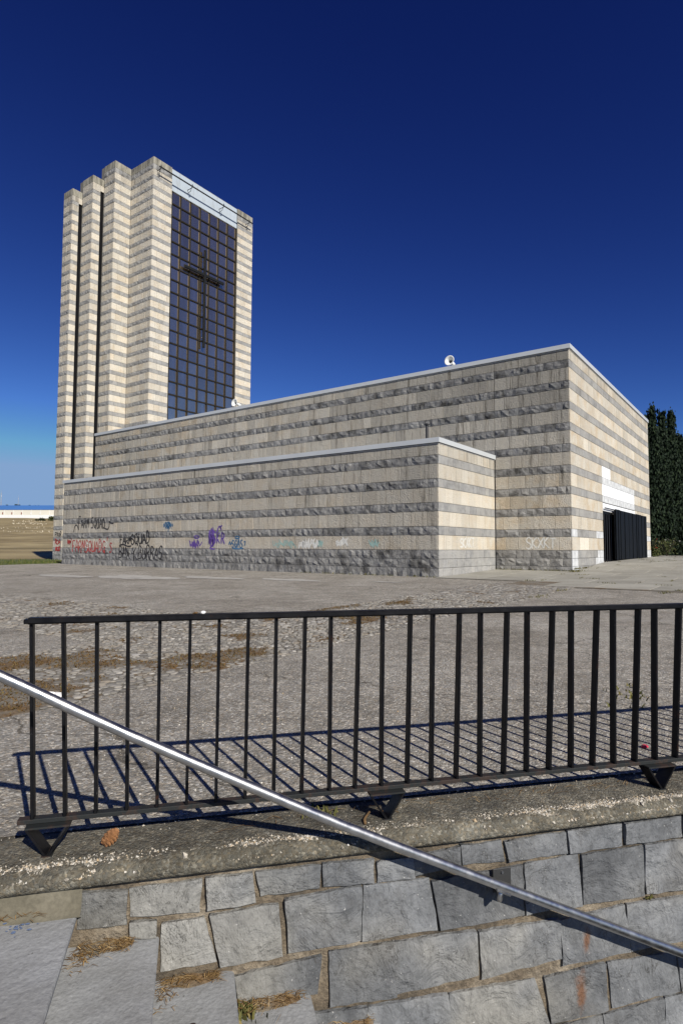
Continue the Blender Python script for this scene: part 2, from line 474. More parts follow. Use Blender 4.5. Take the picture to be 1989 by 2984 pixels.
def mat_step():
    m = NM('grey_step_slab')
    oi = m.n('ShaderNodeObjectInfo')
    base = m.ramp(m.noise(3.2, 5, 0.6), [(0.28, (0.205, 0.205, 0.200)), (0.55, (0.262, 0.267, 0.270)), (0.8, (0.310, 0.317, 0.322))])
    col = m.mix(1.0, base, m.ramp(oi.outputs['Random'], [(0, 0.88), (1, 1.08)]), 'MULTIPLY')
    pit = m.smooth(m.noise(42, 3, 0.6), 0.33, 0.24)
    col = m.mix(m.math('MULTIPLY', pit, 0.7), col, (0.07, 0.065, 0.055))
    col = m.mix(1.0, col, m.ramp(m.noise(70, 3, 0.6), [(0.3, 0.86), (0.7, 1.12)]), 'MULTIPLY')
    return m.fin(col, 0.85, normal=m.bump(m.math('ADD', m.noise(36, 4, 0.65), m.noise(9, 3, 0.6)), 0.45, 0.01))
M['step'] = mat_step()

def mat_field():
    m = NM('dry_field_grass')
    a = m.noise(1.0, 5, 0.65, m.map((0.006, 0.013, 0.25)))
    b = m.noise(1.0, 6, 0.75, m.map((0.03, 0.09, 0.5)))
    col = m.ramp(a, [(0.32, (0.11, 0.105, 0.034)), (0.41, (0.42, 0.325, 0.16)), (0.47, (0.16, 0.115, 0.05)), (0.53, (0.44, 0.35, 0.18)), (0.59, (0.15, 0.115, 0.05)), (0.66, (0.38, 0.30, 0.15)), (0.74, (0.10, 0.105, 0.03))])
    col = m.mix(0.45, col, m.ramp(b, [(0.3, (0.085, 0.075, 0.026)), (0.5, (0.20, 0.15, 0.068)), (0.72, (0.36, 0.30, 0.17))]))
    return m.fin(col, 0.95, normal=m.bump(m.noise(1.5, 5, 0.7), 0.9, 0.4))
M['field'] = mat_field()
M['turf'] = simple('green_verge', (0.082, 0.090, 0.026), 0.95, var=0.5, scale=1.2, bump=0.9, bscale=9)

def mat_leaf(name, c0, c1, c2=None):
    m = NM(name)
    g = m.n('ShaderNodeNewGeometry')
    col = m.ramp(g.outputs['Random Per Island'], [(0.0, c0), (0.8, c1), (1.0, c2 or c1)])
    return m.fin(col, 0.75, spec=0.2)
M['cypress'] = mat_leaf('cypress_foliage', (0.004, 0.010, 0.005), (0.011, 0.023, 0.009), (0.022, 0.036, 0.013))
M['cedar'] = mat_leaf('cedar_needles', (0.010, 0.022, 0.014), (0.022, 0.042, 0.024))
M['shrub'] = mat_leaf('shrub_leaves', (0.03, 0.045, 0.014), (0.075, 0.085, 0.028), (0.11, 0.10, 0.04))
M['drytree'] = mat_leaf('dark_hill_foliage', (0.012, 0.018, 0.008), (0.030, 0.036, 0.014))
M['bark'] = simple('bark', (0.09, 0.07, 0.05), 0.95, bump=0.8)
M['weed'] = mat_leaf('weed_blades', (0.060, 0.065, 0.018), (0.12, 0.11, 0.035), (0.22, 0.17, 0.07))
M['moss'] = mat_leaf('dried_moss', (0.060, 0.038, 0.014), (0.17, 0.10, 0.038), (0.12, 0.11, 0.036))
M['drygrass'] = mat_leaf('dry_straw', (0.11, 0.060, 0.022), (0.24, 0.15, 0.06), (0.46, 0.33, 0.16))
M['grassgreen'] = mat_leaf('green_grass', (0.045, 0.065, 0.014), (0.085, 0.105, 0.026), (0.20, 0.17, 0.06))
M['petalwhite'] = simple('white_petals', (0.75, 0.74, 0.68), 0.7)
M['petalred'] = simple('red_petals', (0.40, 0.03, 0.02), 0.7)
M['blueroof'] = simple('blue_sheet_roof', (0.055, 0.165, 0.42), 0.6, 0, 0.06, 0.02)
M['whwall'] = simple('pale_warehouse_wall', (0.60, 0.575, 0.50), 0.85, 0, 0.05, 0.05)
M['whbase'] = simple('white_warehouse_plinth', (0.66, 0.67, 0.67), 0.8, 0, 0.05, 0.05)
M['reddoor'] = simple('red_warehouse_door', (0.20, 0.05, 0.04), 0.7)
M['mast'] = simple('grey_mast_steel', (0.28, 0.29, 0.31), 0.6)
M['rock'] = simple('pale_field_rock', (0.52, 0.46, 0.35), 0.9, 0, 0.25, 0.6)
M['cone'] = simple('pine_cone_scale', (0.23, 0.105, 0.040), 0.8, 0, 0.45, 40)
M['paper'] = simple('crumpled_white_paper', (0.78, 0.77, 0.74), 0.8, 0, 0.06, 20)
M['redwrap'] = simple('red_sweet_wrapper', (0.55, 0.03, 0.06), 0.35)
M['twig'] = simple('brown_twig', (0.13, 0.075, 0.028), 0.85, 0, 0.35, 40, 0.6)
M['hole'] = simple('dark_rusty_hole', (0.025, 0.014, 0.010), 0.9)
def paint(name, c, rough=0.6):
    m = NM(name)
    col = m.mix(1.0, c, m.ramp(m.noise(25, 3, 0.6), [(0.3, 0.8), (0.7, 1.2)]), 'MULTIPLY')
    return m.fin(col, rough)
M['ink_black'] = paint('black_spray_paint', (0.022, 0.020, 0.019))
M['ink_red'] = paint('red_spray_paint', (0.36, 0.035, 0.028))
M['ink_purple'] = paint('purple_spray_paint', (0.105, 0.055, 0.26))
M['ink_blue'] = paint('blue_spray_paint', (0.035, 0.115, 0.22))
M['ink_teal'] = paint('faded_teal_spray_paint', (0.28, 0.42, 0.38))
M['ink_white'] = paint('white_spray_paint', (0.62, 0.61, 0.56))
M['ink_bluechalk'] = paint('blue_chalk_paint', (0.13, 0.18, 0.30))

# ------------------------------------------------------------------ ground
def lerp_tab(x, tab):
    if x <= tab[0][0]: return tab[0][1]
    for (a, va), (b, vb) in zip(tab, tab[1:]):
        if x <= b:
            t = (x - a) / (b - a); t = t * t * (3 - 2 * t) * 0.5 + t * 0.5
            return va + (vb - va) * t
    return tab[-1][1]
ZG = [(-30, -0.20), (-18, -0.19), (-14, -0.185), (-8, -0.10), (0, 0.0), (5, 0.12), (10, 0.38), (15, 0.45), (22, 0.49), (60, 0.5)]
def zg(x): return lerp_tab(x, ZG)

FO = Vector((-17.29592613, -6.98395547, 0)); FD = Vector((0.7650832, -0.64393144, 0)); FN = Vector((-0.64393144, -0.7650832, 0))
def P(s, e, z): return FO + FD * s + FN * e + Vector((0, 0, z))
ZL = -0.19

def sheet(name, xs, ys, zf, mat, kind='structure', clip=None, parent=None, smooth=True):
    V = [(x, y, zf(x, y)) for y in ys for x in xs]
    nx = len(xs)
    Fc = [(j * nx + i, j * nx + i + 1, (j + 1) * nx + i + 1, (j + 1) * nx + i) for j in range(len(ys) - 1) for i in range(nx - 1)]
    me = bpy.data.meshes.new(name); me.from_pydata(V, [], Fc)
    if clip:
        bm = bmesh.new(); bm.from_mesh(me)
        for co, no in clip:
            bmesh.ops.bisect_plane(bm, geom=bm.verts[:] + bm.edges[:] + bm.faces[:], plane_co=co, plane_no=no, clear_outer=True)
        bm.to_mesh(me); bm.free()
    if smooth: me.polygons.foreach_set('use_smooth', [True] * len(me.polygons))
    me.materials.append(mat); me.update()
    o = link(bpy.data.objects.new(name, me), parent)
    if kind: o['kind'] = kind
    return o
def frange(a, b, n): return [a + (b - a) * i / n for i in range(n + 1)]

fence_clip = [(P(0, -0.165, 0), FN)]
def plaza_z(x, y):
    return zg(x) + 0.006 * noise.noise(Vector((x * 0.4, y * 0.4, 3)))
plaza = sheet('plaza_ground', frange(-34, -8, 60) + frange(-7.5, 34, 60), frange(-34, 25, 90), plaza_z, M['plaza'], clip=fence_clip)

def patch(cx, cy, rx, ry, seed, mat):
    r = random.Random(seed); n = 40; V = [Vector((cx, cy, zg(cx) + 0.012))]
    for k in range(n):
        a = 2 * math.pi * k / n; q = 1 + .5 * noise.fractal(Vector((math.cos(a) * 1.5 + seed, math.sin(a) * 1.5, seed)), 0.7, 2.0, 4)
        x, y = cx + math.cos(a) * rx * q, cy + math.sin(a) * ry * q
        V.append(Vector((x, y, zg(x) + 0.010)))
    mesh_obj('cement_patch', V, [(0, 1 + k, 1 + (k + 1) % n) for k in range(n)], mat, plaza)
for q_, (cx, cy, rx, ry) in enumerate(((-5.6, 9.0, .9, 1.9), (-4.4, 6.4, .5, 1.3), (-3.8, 3.4, .45, 1.0), (-3.0, 0.2, .16, .55), (-6.6, 12.0, .5, 1.6))):
    patch(cx, cy, rx, ry, q_ + 3, M['patch'])

# field and hills behind: one sheet that rises to the horizon
FH = [(0, -0.36), (33, -0.32), (40, -0.12), (62, -0.15), (110, 0.6), (220, 5.0), (380, 12.6), (560, 24.5), (690, 33.0), (820, 47), (960, 66), (1200, 78), (2600, 90)]
def field_z(x, y):
    r = max(0.0, (x + 18.52) * 0.807 + (y + 9.38) * 0.587)
    h = lerp_tab(r, FH)
    a = min(1.0, max(0, (r - 70) / 120))
    h += a * 1.0 * noise.noise(Vector((x * 0.012, y * 0.02, 0))) + a * 0.35 * noise.noise(Vector((x * 0.05, y * 0.09, 5)))
    if x > 20: h = max(h, min(0.42, -0.3 + 0.07 * (x - 20)))
    return h
ys = frange(-60, 24, 8) + frange(25, 60, 22) + frange(63, 220, 44) + frange(226, 700, 70) + frange(715, 1300, 40) + frange(1400, 2600, 6)
xs = frange(-900, -120, 10) + frange(-100, 60, 44) + frange(66, 420, 60) + frange(440, 2200, 30)
field = sheet('field_terrain', xs, ys, field_z, M['field'], clip=[(P(0, -0.3, 0), FN)])

turf = sheet('grass_verge', frange(-40, 30, 70), frange(24.6, 41, 24), lambda x, y: -0.055 + 0.02 * noise.noise(Vector((x, y, 0)))
             + (-0.3 if y > 40.5 else 0) + (-0.25 if abs(x) > 29 and False else 0), M['turf'])

# ------------------------------------------------------------------ stone block courses
def courses(ztop, zbot=-0.15):
    """(z0, z1, kind): three grey plinth courses, then cream / grey alternating"""
    out = [(-0.15, 0.31, 'g'), (0.31, 0.62, 'g'), (0.62, 0.93, 'g')]
    z = 0.93; k = 'b'
    while z < ztop - 1e-6:
        h = 0.515 if k == 'b' else 0.305
        z1 = min(z + h, ztop)
        if ztop - z1 < 0.12: z1 = ztop
        out.append((z, z1, k)); z = z1; k = 'g' if k == 'b' else 'b'
    return [c for c in out if c[1] > zbot + 0.01]

class Blocks:
    def __init__(s, rnd): s.items = []; s.r = rnd
    def face(s, origin, u, nrm, length, ztop, zbot, relief, dirt, warm=0.6, skip=None, bright=None, wide=1.0, start=0.004, end=0.004):
        r = s.r; origin = Vector(origin); u = Vector(u); nrm = Vector(nrm)
        for (z0, z1, k) in courses(ztop, zbot):
            if z0 < zbot - 0.35: continue
            t = start; first = True
            while t < length - end - 1e-4:
                w = (r.uniform(0.42, 0.86) if k == 'b' else r.uniform(0.27, 0.62)) * wide
                if first: w *= r.uniform(0.5, 1.0); first = False
                if length - end - (t + w) < 0.24: w = length - end - t
                a, b = t, t + w; t = b
                if skip and skip(origin + u * (a + b) * 0.5, 0.5 * (z0 + z1), k): continue
                mid = origin + u * (a + b) * 0.5 + Vector((0, 0, (z0 + z1) / 2))
                dd = dirt(mid, k) if callable(dirt) else dirt
                br = r.uniform(0.45, 0.95) if bright is None else bright(mid, k, r)
                wm = (warm(mid, k) if callable(warm) else warm) * r.uniform(0.4, 1.5)
                s.block(origin, u, nrm, a, b, z0, z1, k, relief, (br, min(1, dd * r.uniform(0.75, 1.25)), min(1, wm)))
    def block(s, O, u, n, a, b, z0, z1, k, relief, col, mat=None):
        r = s.r; g = 0.0055; Z = Vector((0, 0, 1))
        V = []; Fc = []
        a += g; b -= g; z0 += g; z1 -= g
        def pt(t, z, dep): return O + u * t + Z * z + n * dep
        w = b - a; h = z1 - z0
        if k == 'g' and relief > 0.012:
            nu = max(2, min(5, int(w / 0.13 + 0.5))); nz = 3 if h > 0.2 else 2
            skew = r.uniform(-0.3, 0.3)
            base = r.uniform(-0.004, 0.010)
            for j in range(nz + 1):
                for i in range(nu + 1):
                    edge = i in (0, nu) or j in (0, nz)
                    if edge: dep = base + r.uniform(-0.006, 0.010)
                    else: dep = base + relief * (0.55 + r.uniform(-0.55, 0.75) + skew * (i / nu - 0.5))
                    jx = 0 if i in (0, nu) else r.uniform(-0.2, 0.2) * w / nu
                    jz = 0 if j in (0, nz) else r.uniform(-0.2, 0.2) * h / nz
                    V.append(pt(a + w * i / nu + jx, z0 + h * j / nz + jz, dep))
            nx = nu + 1
            for j in range(nz):
                for i in range(nu):
                    q = (j * nx + i, j * nx + i + 1, (j + 1) * nx + i + 1, (j + 1) * nx + i)
                    if r.random() < 0.5: Fc += [(q[0], q[1], q[2]), (q[0], q[2], q[3])]
                    else: Fc += [(q[0], q[1], q[3]), (q[1], q[2], q[3])]
            ring = [i for i in range(nu)] + [j * nx + nu for j in range(nz)] + [nz * nx + i for i in range(nu, 0, -1)] + [j * nx for j in range(nz, 0, -1)]
        else:
            base = r.uniform(-0.003, 0.004) + (0.002 if k == 'g' else 0)
            bv = 0.006
            tl = r.uniform(-0.003, 0.003)
            V = [pt(a, z0, base - bv), pt(b, z0, base - bv), pt(b, z1, base - bv), pt(a, z1, base - bv),
                 pt(a + bv, z0 + bv, base + tl), pt(b - bv, z0 + bv, base - tl), pt(b - bv, z1 - bv, base - tl), pt(a + bv, z1 - bv, base + tl)]
            Fc = [(4, 5, 6, 7), (0, 1, 5, 4), (1, 2, 6, 5), (2, 3, 7, 6), (3, 0, 4, 7)]
            ring = [0, 1, 2, 3]
        m0 = len(V)
        for q in ring:
            v = V[q]
            dep = (v - O).dot(n)
            V.append(v - n * (dep + 0.038))
        L = len(ring)
        for i in range(L):
            j = (i + 1) % L
            Fc.append((ring[j], ring[i], m0 + i, m0 + j))
        if (u.cross(Z)).dot(n) < 0:
            Fc = [tuple(reversed(f)) for f in Fc]
        mid = O + u * (a + b) / 2 + Z * (z0 + z1) / 2
        dv = CAM - mid
        area = w * h * max(0.02, dv.normalized().dot(n)) / dv.length_squared
        s.items.append((area, V, Fc, col, mat or k))
    def build(s, parent, keep=300):
        order = sorted(range(len(s.items)), key=lambda i: -s.items[i][0])
        sep = set(order[:keep])
        rest = {}
        for i, (ar, V, Fc, col, k) in enumerate(s.items):
            mt = M['grey'] if k == 'g' else M['beige'] if k == 'b' else M[k]
            if i in sep:
                mesh_obj('stone_block', V, Fc, mt, parent, False, [col] * len(V))
            else:
                rest.setdefault(k, MB()).add(V, Fc, col)
        allm = MB(); 
        if rest:
            me_v = []; me_f = []; me_c = []; mi = []
            mats = []
            for q, (k, mb) in enumerate(rest.items()):
                b0 = len(me_v)
                me_v += mb.V; me_c += mb.C
                me_f += [tuple(i + b0 for i in f) for f in mb.F]
                mi += [q] * len(mb.F)
                mats.append(M['grey'] if k == 'g' else M['beige'] if k == 'b' else M[k])
            o = mesh_obj('stone_courses', me_v, me_f, None, parent, False, me_c)
            for mt in mats: o.data.materials.append(mt)
            o.data.polygons.foreach_set('material_index', mi)
            o['kind'] = 'stuff'
    def bvh(s, filt=None):
        V = []; Fc = []
        for (ar, v, f, c, k) in s.items:
            b = len(V); V += v; Fc += [tuple(i + b for i in q) for q in f]
        return BVHTree.FromPolygons(V, Fc)

X, Y, Zv = Vector((1, 0, 0)), Vector((0, 1, 0)), Vector((0, 0, 1))
NX, NY = -X, -Y

# ---- annex
HA, LA, DA = 4.60, 23.90, 5.07
annex = empty('church_annex', (0, 0, 0))
tag(annex, 'low striped stone annex with graffiti and grey metal coping in front of the hall', 'church annex')
MB().box(0.034, DA - 0.01, 0.034, LA - 0.034, -0.25, HA - 0.02).build('wall_core', M['core'], annex)
rb = random.Random(11)
AB = Blocks(rb)
def annex_dirt(p, k):
    up = (p.z / HA)
    return (0.28 + 0.42 * up + 0.42 * max(0, 1 - p.y / 8) * up) if k == 'b' else 0.45 + 0.40 * max(0, 1 - p.y / 12)
AB.face((0, 0, 0), Y, NX, LA, HA, -0.15, 0.039, annex_dirt, warm=lambda p, k: 0.48 - 0.3 * max(0, 1 - p.y / 8) * (p.z / HA), start=0.046,
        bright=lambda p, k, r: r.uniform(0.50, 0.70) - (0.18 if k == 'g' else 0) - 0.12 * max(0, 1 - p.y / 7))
AB.face((0, 0, 0), X, NY, DA, HA, -0.15, 0.006, lambda p, k: 0.75 if p.z > 4.2 else 0.38 if p.z > 3 else 0.14, warm=0.5, end=0.05,
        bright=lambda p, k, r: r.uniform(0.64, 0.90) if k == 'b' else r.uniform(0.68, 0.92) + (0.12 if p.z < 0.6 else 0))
AB.face((0, LA, 0), X, Y, DA, HA, -0.15, 0.02, 0.3, end=0.05, wide=1.5, start=0.004)
AB.build(annex, 300)

def coping(parent, x0, x1, y0, y1, zt, open_right=False):
    """folded metal edge cap with a shadow gap and a thin white drip trim"""
    MB().box(x0 - 0.06, x1, y0 - 0.06, y1 + 0.06, zt + 0.035, zt + 0.205).build('coping', M['coping'], parent)
    MB().box(x0 + 0.025, x1, y0 + 0.025, y1 - 0.025, zt - 0.03, zt + 0.034).build('shadow_gap', M['gap'], parent)
    MB().box(x0 - 0.014, x1, y0 - 0.016, y1 + 0.01, zt - 0.004, zt + 0.012).build('drip_trim', M['trim'], parent)
coping(annex, 0, DA - 0.05, 0, LA, HA)
MB().box(0.5, DA - 0.06, 0.5, LA - 0.5, HA + 0.09, HA + 0.14).build('roof', M['roofing'], annex)
# vent pipe on the annex roof
vp = empty('vent_pipe', (2.5, 1.76, HA + 0.2))
tag(vp, 'thin black vent pipe with a flat cap sticking up behind the annex coping', 'vent pipe')
MB().tube([(2.5, 1.76, HA + 0.2), (2.5, 1.76, 5.86)], 0.052, 12).build('pipe', M['blackiron'], vp)
MB().tube([(2.5, 1.76, 5.86), (2.5, 1.76, 5.885), (2.5, 1.76, 5.93)], [0.11, 0.11, 0.03], 14).build('cap', M['blackiron'], vp)

# ---- hall
HH = 8.70; HX0, HX1 = DA, 22.17; HY0, HY1 = -3.03, 29.09
hall = empty('church_hall', (HX0, HY0, 0))
tag(hall, 'large flat-roofed hall of cream and grey striped stone with a black metal door', 'church hall')
OX0, OX1, OZ = 10.05, 17.38, 3.085       # door opening
core = MB()
core.box(HX0 + 0.034, HX0 + 0.40, HY0 + 0.034, HY1, -0.2, HH - 0.02)
core.box(HX0 + 0.40, OX0, HY0 + 0.034, HY0 + 0.42, -0.2, HH - 0.02)
core.box(OX1, HX1 - 0.40, HY0 + 0.034, HY0 + 0.42, -0.2, HH - 0.02)
core.box(OX0, OX1, HY0 + 0.034, HY0 + 0.42, OZ, HH - 0.02)
core.box(HX1 - 0.40, HX1 - 0.034, HY0 + 0.034, HY1, -0.2, HH - 0.02)
core.box(HX0 + 0.40, HX1 - 0.40, HY1 - 0.4, HY1, -0.2, HH - 0.02)
core.build('wall_core', M['core'], hall)
MB().box(HX0 + 0.4, HX1 - 0.4, HY0 + 0.42, HY1 - 0.4, 0.30, 0.36).build('floor', M['interior'], hall)
MB().box(HX0 + 0.3, HX1 - 0.3, HY0 + 0.3, HY1 - 0.3, HH + 0.05, HH + 0.12).build('roof', M['roofing'], hall)
HB = Blocks(random.Random(23))
def hall_dirt(p, k):
    u = min(1, max(0, (p.z - 2) / 6.0)); near = max(0, 1 - (p.y + 3) / 15)
    if k == 'g': return 0.5 + 0.7 * u * (0.5 + near)
    return 0.32 + 0.68 * u * (0.40 + near)
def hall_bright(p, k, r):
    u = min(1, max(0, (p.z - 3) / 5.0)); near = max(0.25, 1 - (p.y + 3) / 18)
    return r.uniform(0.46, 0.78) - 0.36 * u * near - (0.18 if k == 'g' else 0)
HB.face((HX0, HY0, 0), Y, NX, 3.03, HH, -0.15, 0.039, hall_dirt, warm=lambda p, k: max(0.05, 1.0 - max(0, p.z - 3.2) / 2.2) if p.z > 3.2 else 1.0, start=0.046, end=0.012, bright=hall_bright)
HB.face((HX0, 0, 0), Y, NX, HY1, HH, 4.74, 0.039, hall_dirt, warm=lambda p, k: 0.15 + 0.03 * p.y, start=0.0, bright=hall_bright)
def hskip(p, z, k):
    return OX0 - 0.05 < p.x < OX1 + 0.05 and z < OZ + 0.05
WHITE = []
def front_block_split():
    r = HB.r
    for (z0, z1, k) in courses(HH, -0.15):
        spans = [(0.004, HX1 - HX0 - 0.004)]
        a0, a1 = OX0 - HX0, OX1 - HX0
        if z1 <= OZ + 0.01: spans = [(0.004, a0), (a1, HX1 - HX0 - 0.004)]
        elif z1 <= 4.3: spans = [(0.004, a0), (a0, a1), (a1, HX1 - HX0 - 0.004)]
        elif z1 <= 4.8: spans = [(0.004, a0), (a0, a0 + 1.66), (a0 + 1.66, HX1 - HX0 - 0.004)]
        for (s0, s1) in spans:
            t = s0
            while t < s1 - 1e-4:
                w = r.uniform(0.55, 1.15) if k == 'b' else r.uniform(0.4, 0.85)
                if s1 - (t + w) < 0.3: w = s1 - t
                over = a0 - 1e-3 <= s0 and s1 <= a1 + 1e-3 and z1 > OZ
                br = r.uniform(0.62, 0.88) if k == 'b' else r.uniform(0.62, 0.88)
                dirt = r.uniform(0.05, 0.30) + (0.35 if z1 > 8.4 else 0.12 if z1 > 7.4 else 0); warm = r.uniform(0.3, 1.0); mt = None
                if over and k == 'b': mt = 'white'
                if over and k == 'g': br = 1.0; warm = 2.0; dirt = 0.15; mt = 'paleg'
                xx = HX0 + t
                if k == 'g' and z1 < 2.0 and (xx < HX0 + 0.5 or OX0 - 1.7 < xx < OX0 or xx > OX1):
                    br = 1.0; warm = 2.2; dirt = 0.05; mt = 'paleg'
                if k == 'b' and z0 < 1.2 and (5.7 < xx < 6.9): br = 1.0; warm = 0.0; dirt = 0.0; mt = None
                HB.block(Vector((HX0, HY0, 0)), X, NY, t, t + w, z0, z1, k, 0.006, (br, dirt, min(1, warm)), mt)
                t += w
front_block_split()
HB.build(hall, 300)
coping(hall, HX0, HX1 - 0.02, HY0, HY1, HH)

# door: opening reveal, white beam, bar gate, and the black boarded leaf standing proud of the wall
MB().box(OX0 + 0.004, OX1 - 0.004, HY0 - 0.012, HY0 + 0.40, 2.70, 3.045).build('door_beam', M['white'], hall)
MB().box(OX0 - 0.02, OX1 + 0.02, HY0 - 0.06, HY0 + 0.9, 0.30, 0.385).build('door_sill', M['slab'], hall)
door = MB().box(11.72, 19.80, HY0 - 0.155, HY0 - 0.115, 0.50, 2.83).build('door_leaf', M['door'], hall)
xx = 11.74; rd = random.Random(5)
while xx < 19.78:
    w = min(rd.choice([0.98, 1.02, 0.49]), 19.79 - xx)
    if 19.79 - xx - w < 0.2: w = 19.79 - xx
    y0 = HY0 - 0.185 - rd.uniform(0, 0.012)
    MB().box(xx + 0.008, xx + w - 0.008, y0, HY0 - 0.156, 0.47 + rd.uniform(0, 0.03), 2.85 + rd.uniform(-0.012, 0.012)).build('door_panel', M['door'], door)
    MB().box(xx - 0.02, xx + 0.02, y0 - 0.022, y0 - 0.001, 0.50, 2.83).build('door_rib', M['door'], door)
    xx += w
MB().box(10.06, 19.84, HY0 - 0.112, HY0 - 0.07, 2.80, 2.845).build('door_track', M['blackiron'], hall)
gate = MB().box(OX0 + 0.02, 11.9, HY0 + 0.03, HY0 + 0.07, 2.58, 2.69).build('bar_gate', M['door'], hall)
for gx in (10.12, 10.55, 10.98, 11.42, 11.84):
    MB().tube([(gx, HY0 + 0.05, 0.39), (gx, HY0 + 0.05, 2.65)], 0.022, 8).build('gate_bar', M['blackiron'], gate)

# ---- tower
TY0, TY1, TY2, TY3, TY4 = 29.74, 32.67, 34.15, 35.62, 36.93
TX0, TX1, TX2, TX3 = 9.79, 8.31, 7.33, 6.48
TXR = 20.86
HT, HT2, HT3 = 31.95, 30.79, 29.78
tower = empty('church_tower', (TX3, TY0, 0))
tag(tower, 'tall striped stone tower with stepped corner piers, a gridded window and a cross', 'church tower')
WX0, WX1, WZ1 = 11.60, 18.93, 30.10
SL = 0.30                                  # slit width
def prism(mb, poly, z0, z1):
    n = len(poly); V = [(p[0], p[1], z0) for p in poly] + [(p[0], p[1], z1) for p in poly]
    Fc = [(i, (i + 1) % n, (i + 1) % n + n, i + n) for i in range(n)]
    Fc += [tuple(range(n - 1, -1, -1)), tuple(range(n, 2 * n))]
    mb.add(V, Fc)
i_ = 0.034; CB = 36.93 - 0.034; MX = TX0 + TXR       # mirror: x' = MX - x
tc = MB()
tc.box(TX0 + i_, WX0 - 0.02, TY0 + i_, TY0 + 0.5, 0, HT - 0.02)
tc.box(WX1 + 0.02, TXR - i_, TY0 + i_, TY0 + 0.5, 0, HT - 0.02)
tc.box(TX0 + i_, TX0 + 0.5, TY0 + 0.5, TY1 + i_, 0, HT - 0.02)
tc.box(TXR - 0.5, TXR - i_, TY0 + 0.5, TY1 + i_, 0, HT - 0.02)
tc.box(TX0, TXR, TY0 + 0.5, TY1 + 0.02, HT - 0.35, HT - 0.05)
tc.box(TX1 + i_, MX - TX1 - i_, TY1 + i_ + 0.001, TY2 + 0.45, 0, HT - 0.02)
tc.box(TX2 + i_, TX1 - SL, TY2 + i_, TY2 + 0.46, 0, HT2 - 0.02)
tc.box(TX2 + i_, MX - TX2 - i_, TY2 + 0.461, TY3 + 0.45, 0, HT2 - 0.02)
tc.box(TX3 + i_, TX2 - SL, TY3 + i_, TY3 + 0.46, 0, HT3 - 0.02)
tc.box(TX3 + i_, MX - TX3 - i_, TY3 + 0.461, CB, 0, HT3 - 0.02)
tc.build('wall_core', M['core'], tower)
for (xa, ya, zt, zs) in ((TX1, TY2, HT2, HT2 - 1.05), (TX2, TY3, HT3, HT3 - 1.05)):
    MB().box(xa - SL + 0.004, xa + 0.02, ya + 0.10, ya + 0.455, 0, zs).build('slit_glass', M['slit'], tower)
TB = Blocks(random.Random(41))
def tface(O, u, n, L, zt, zb, relief, dirt, start, end=0.01, slit=None):
    capz = zt - 0.56
    def d(p, k): return dirt + 0.55 * max(0, 1 - (capz - p.z) / 2.2)
    TB.face(O, u, n, L, capz, zb, relief, d, warm=lambda p, k: 0.45, start=start, end=end,
            bright=(lambda p, k, r: r.uniform(0.62, 0.90)) if n == NY else (lambda p, k, r: r.uniform(0.58, 0.88)))
    t = start; r = TB.r; u = Vector(u)
    while t < L - end - 1e-3:
        w = r.uniform(0.7, 1.2)
        if L - end - t - w < 0.35: w = L - end - t
        TB.block(Vector(O), u, n, t, t + w, capz, zt, 'c', 0.004, (0.8, 0.5, 0.3), 'cap'); t += w
tface((TX0, TY0, 0), X, NY, WX0 - TX0, HT, 8.6, 0.006, 0.16, 0.002)
tface((WX1, TY0, 0), X, NY, TXR - WX1, HT, 8.6, 0.006, 0.16, 0.002)
tface((TX0, TY0, 0), Y, NX, TY1 - TY0, HT, 8.6, 0.030, 0.22, 0.046)
tface((TX1, TY1, 0), X, NY, TX0 - TX1, HT, 8.6, 0.006, 0.18, 0.002, 0.012)
tface((TX1, TY1, 0), Y, NX, TY2 - TY1, HT, 8.6, 0.030, 0.22, 0.046)
tface((TX2, TY2, 0), X, NY, TX1 - TX2 - SL, HT2, 4.5, 0.006, 0.18, 0.002)
tface((TX2, TY2, 0), Y, NX, TY3 - TY2, HT2, 4.5, 0.030, 0.22, 0.046)
tface((TX3, TY3, 0), X, NY, TX2 - TX3 - SL, HT3, -0.15, 0.006, 0.18, 0.002)
tface((TX3, TY3, 0), Y, NX, TY4 - TY3, HT3, -0.15, 0.030, 0.22, 0.046)
# blocks closing the slits at the top
for (xa, ya, zt) in ((TX1, TY2, HT2), (TX2, TY3, HT3)):
    TB.block(Vector((xa - SL, ya, 0)), X, NY, 0.0, SL - 0.008, zt - 0.56, zt, 'c', 0.004, (0.8, 0.5, 0.3), 'cap')
    TB.block(Vector((xa - SL, ya, 0)), X, NY, 0.0, SL - 0.008, zt - 1.05, zt - 0.56, 'b', 0.004, (0.8, 0.4, 0.4))
    MB().box(xa - SL - 0.01, xa, ya + i_, ya + 0.46, zt - 1.045, zt - 0.03).build('slit_lintel', M['core'], tower)
TB.build(tower, 300)
# head panel above the window
MB().box(WX0 + 0.006, WX1 - 0.006, TY0 + 0.10, TY0 + 0.5, WZ1, HT - 0.03).build('head_panel', M['panel'], tower)
MB().box(TX0, TXR, TY0 + 0.11, TY0 + 0.49, HT - 0.028, HT - 0.006).build('head_cap', M['cap'], tower)
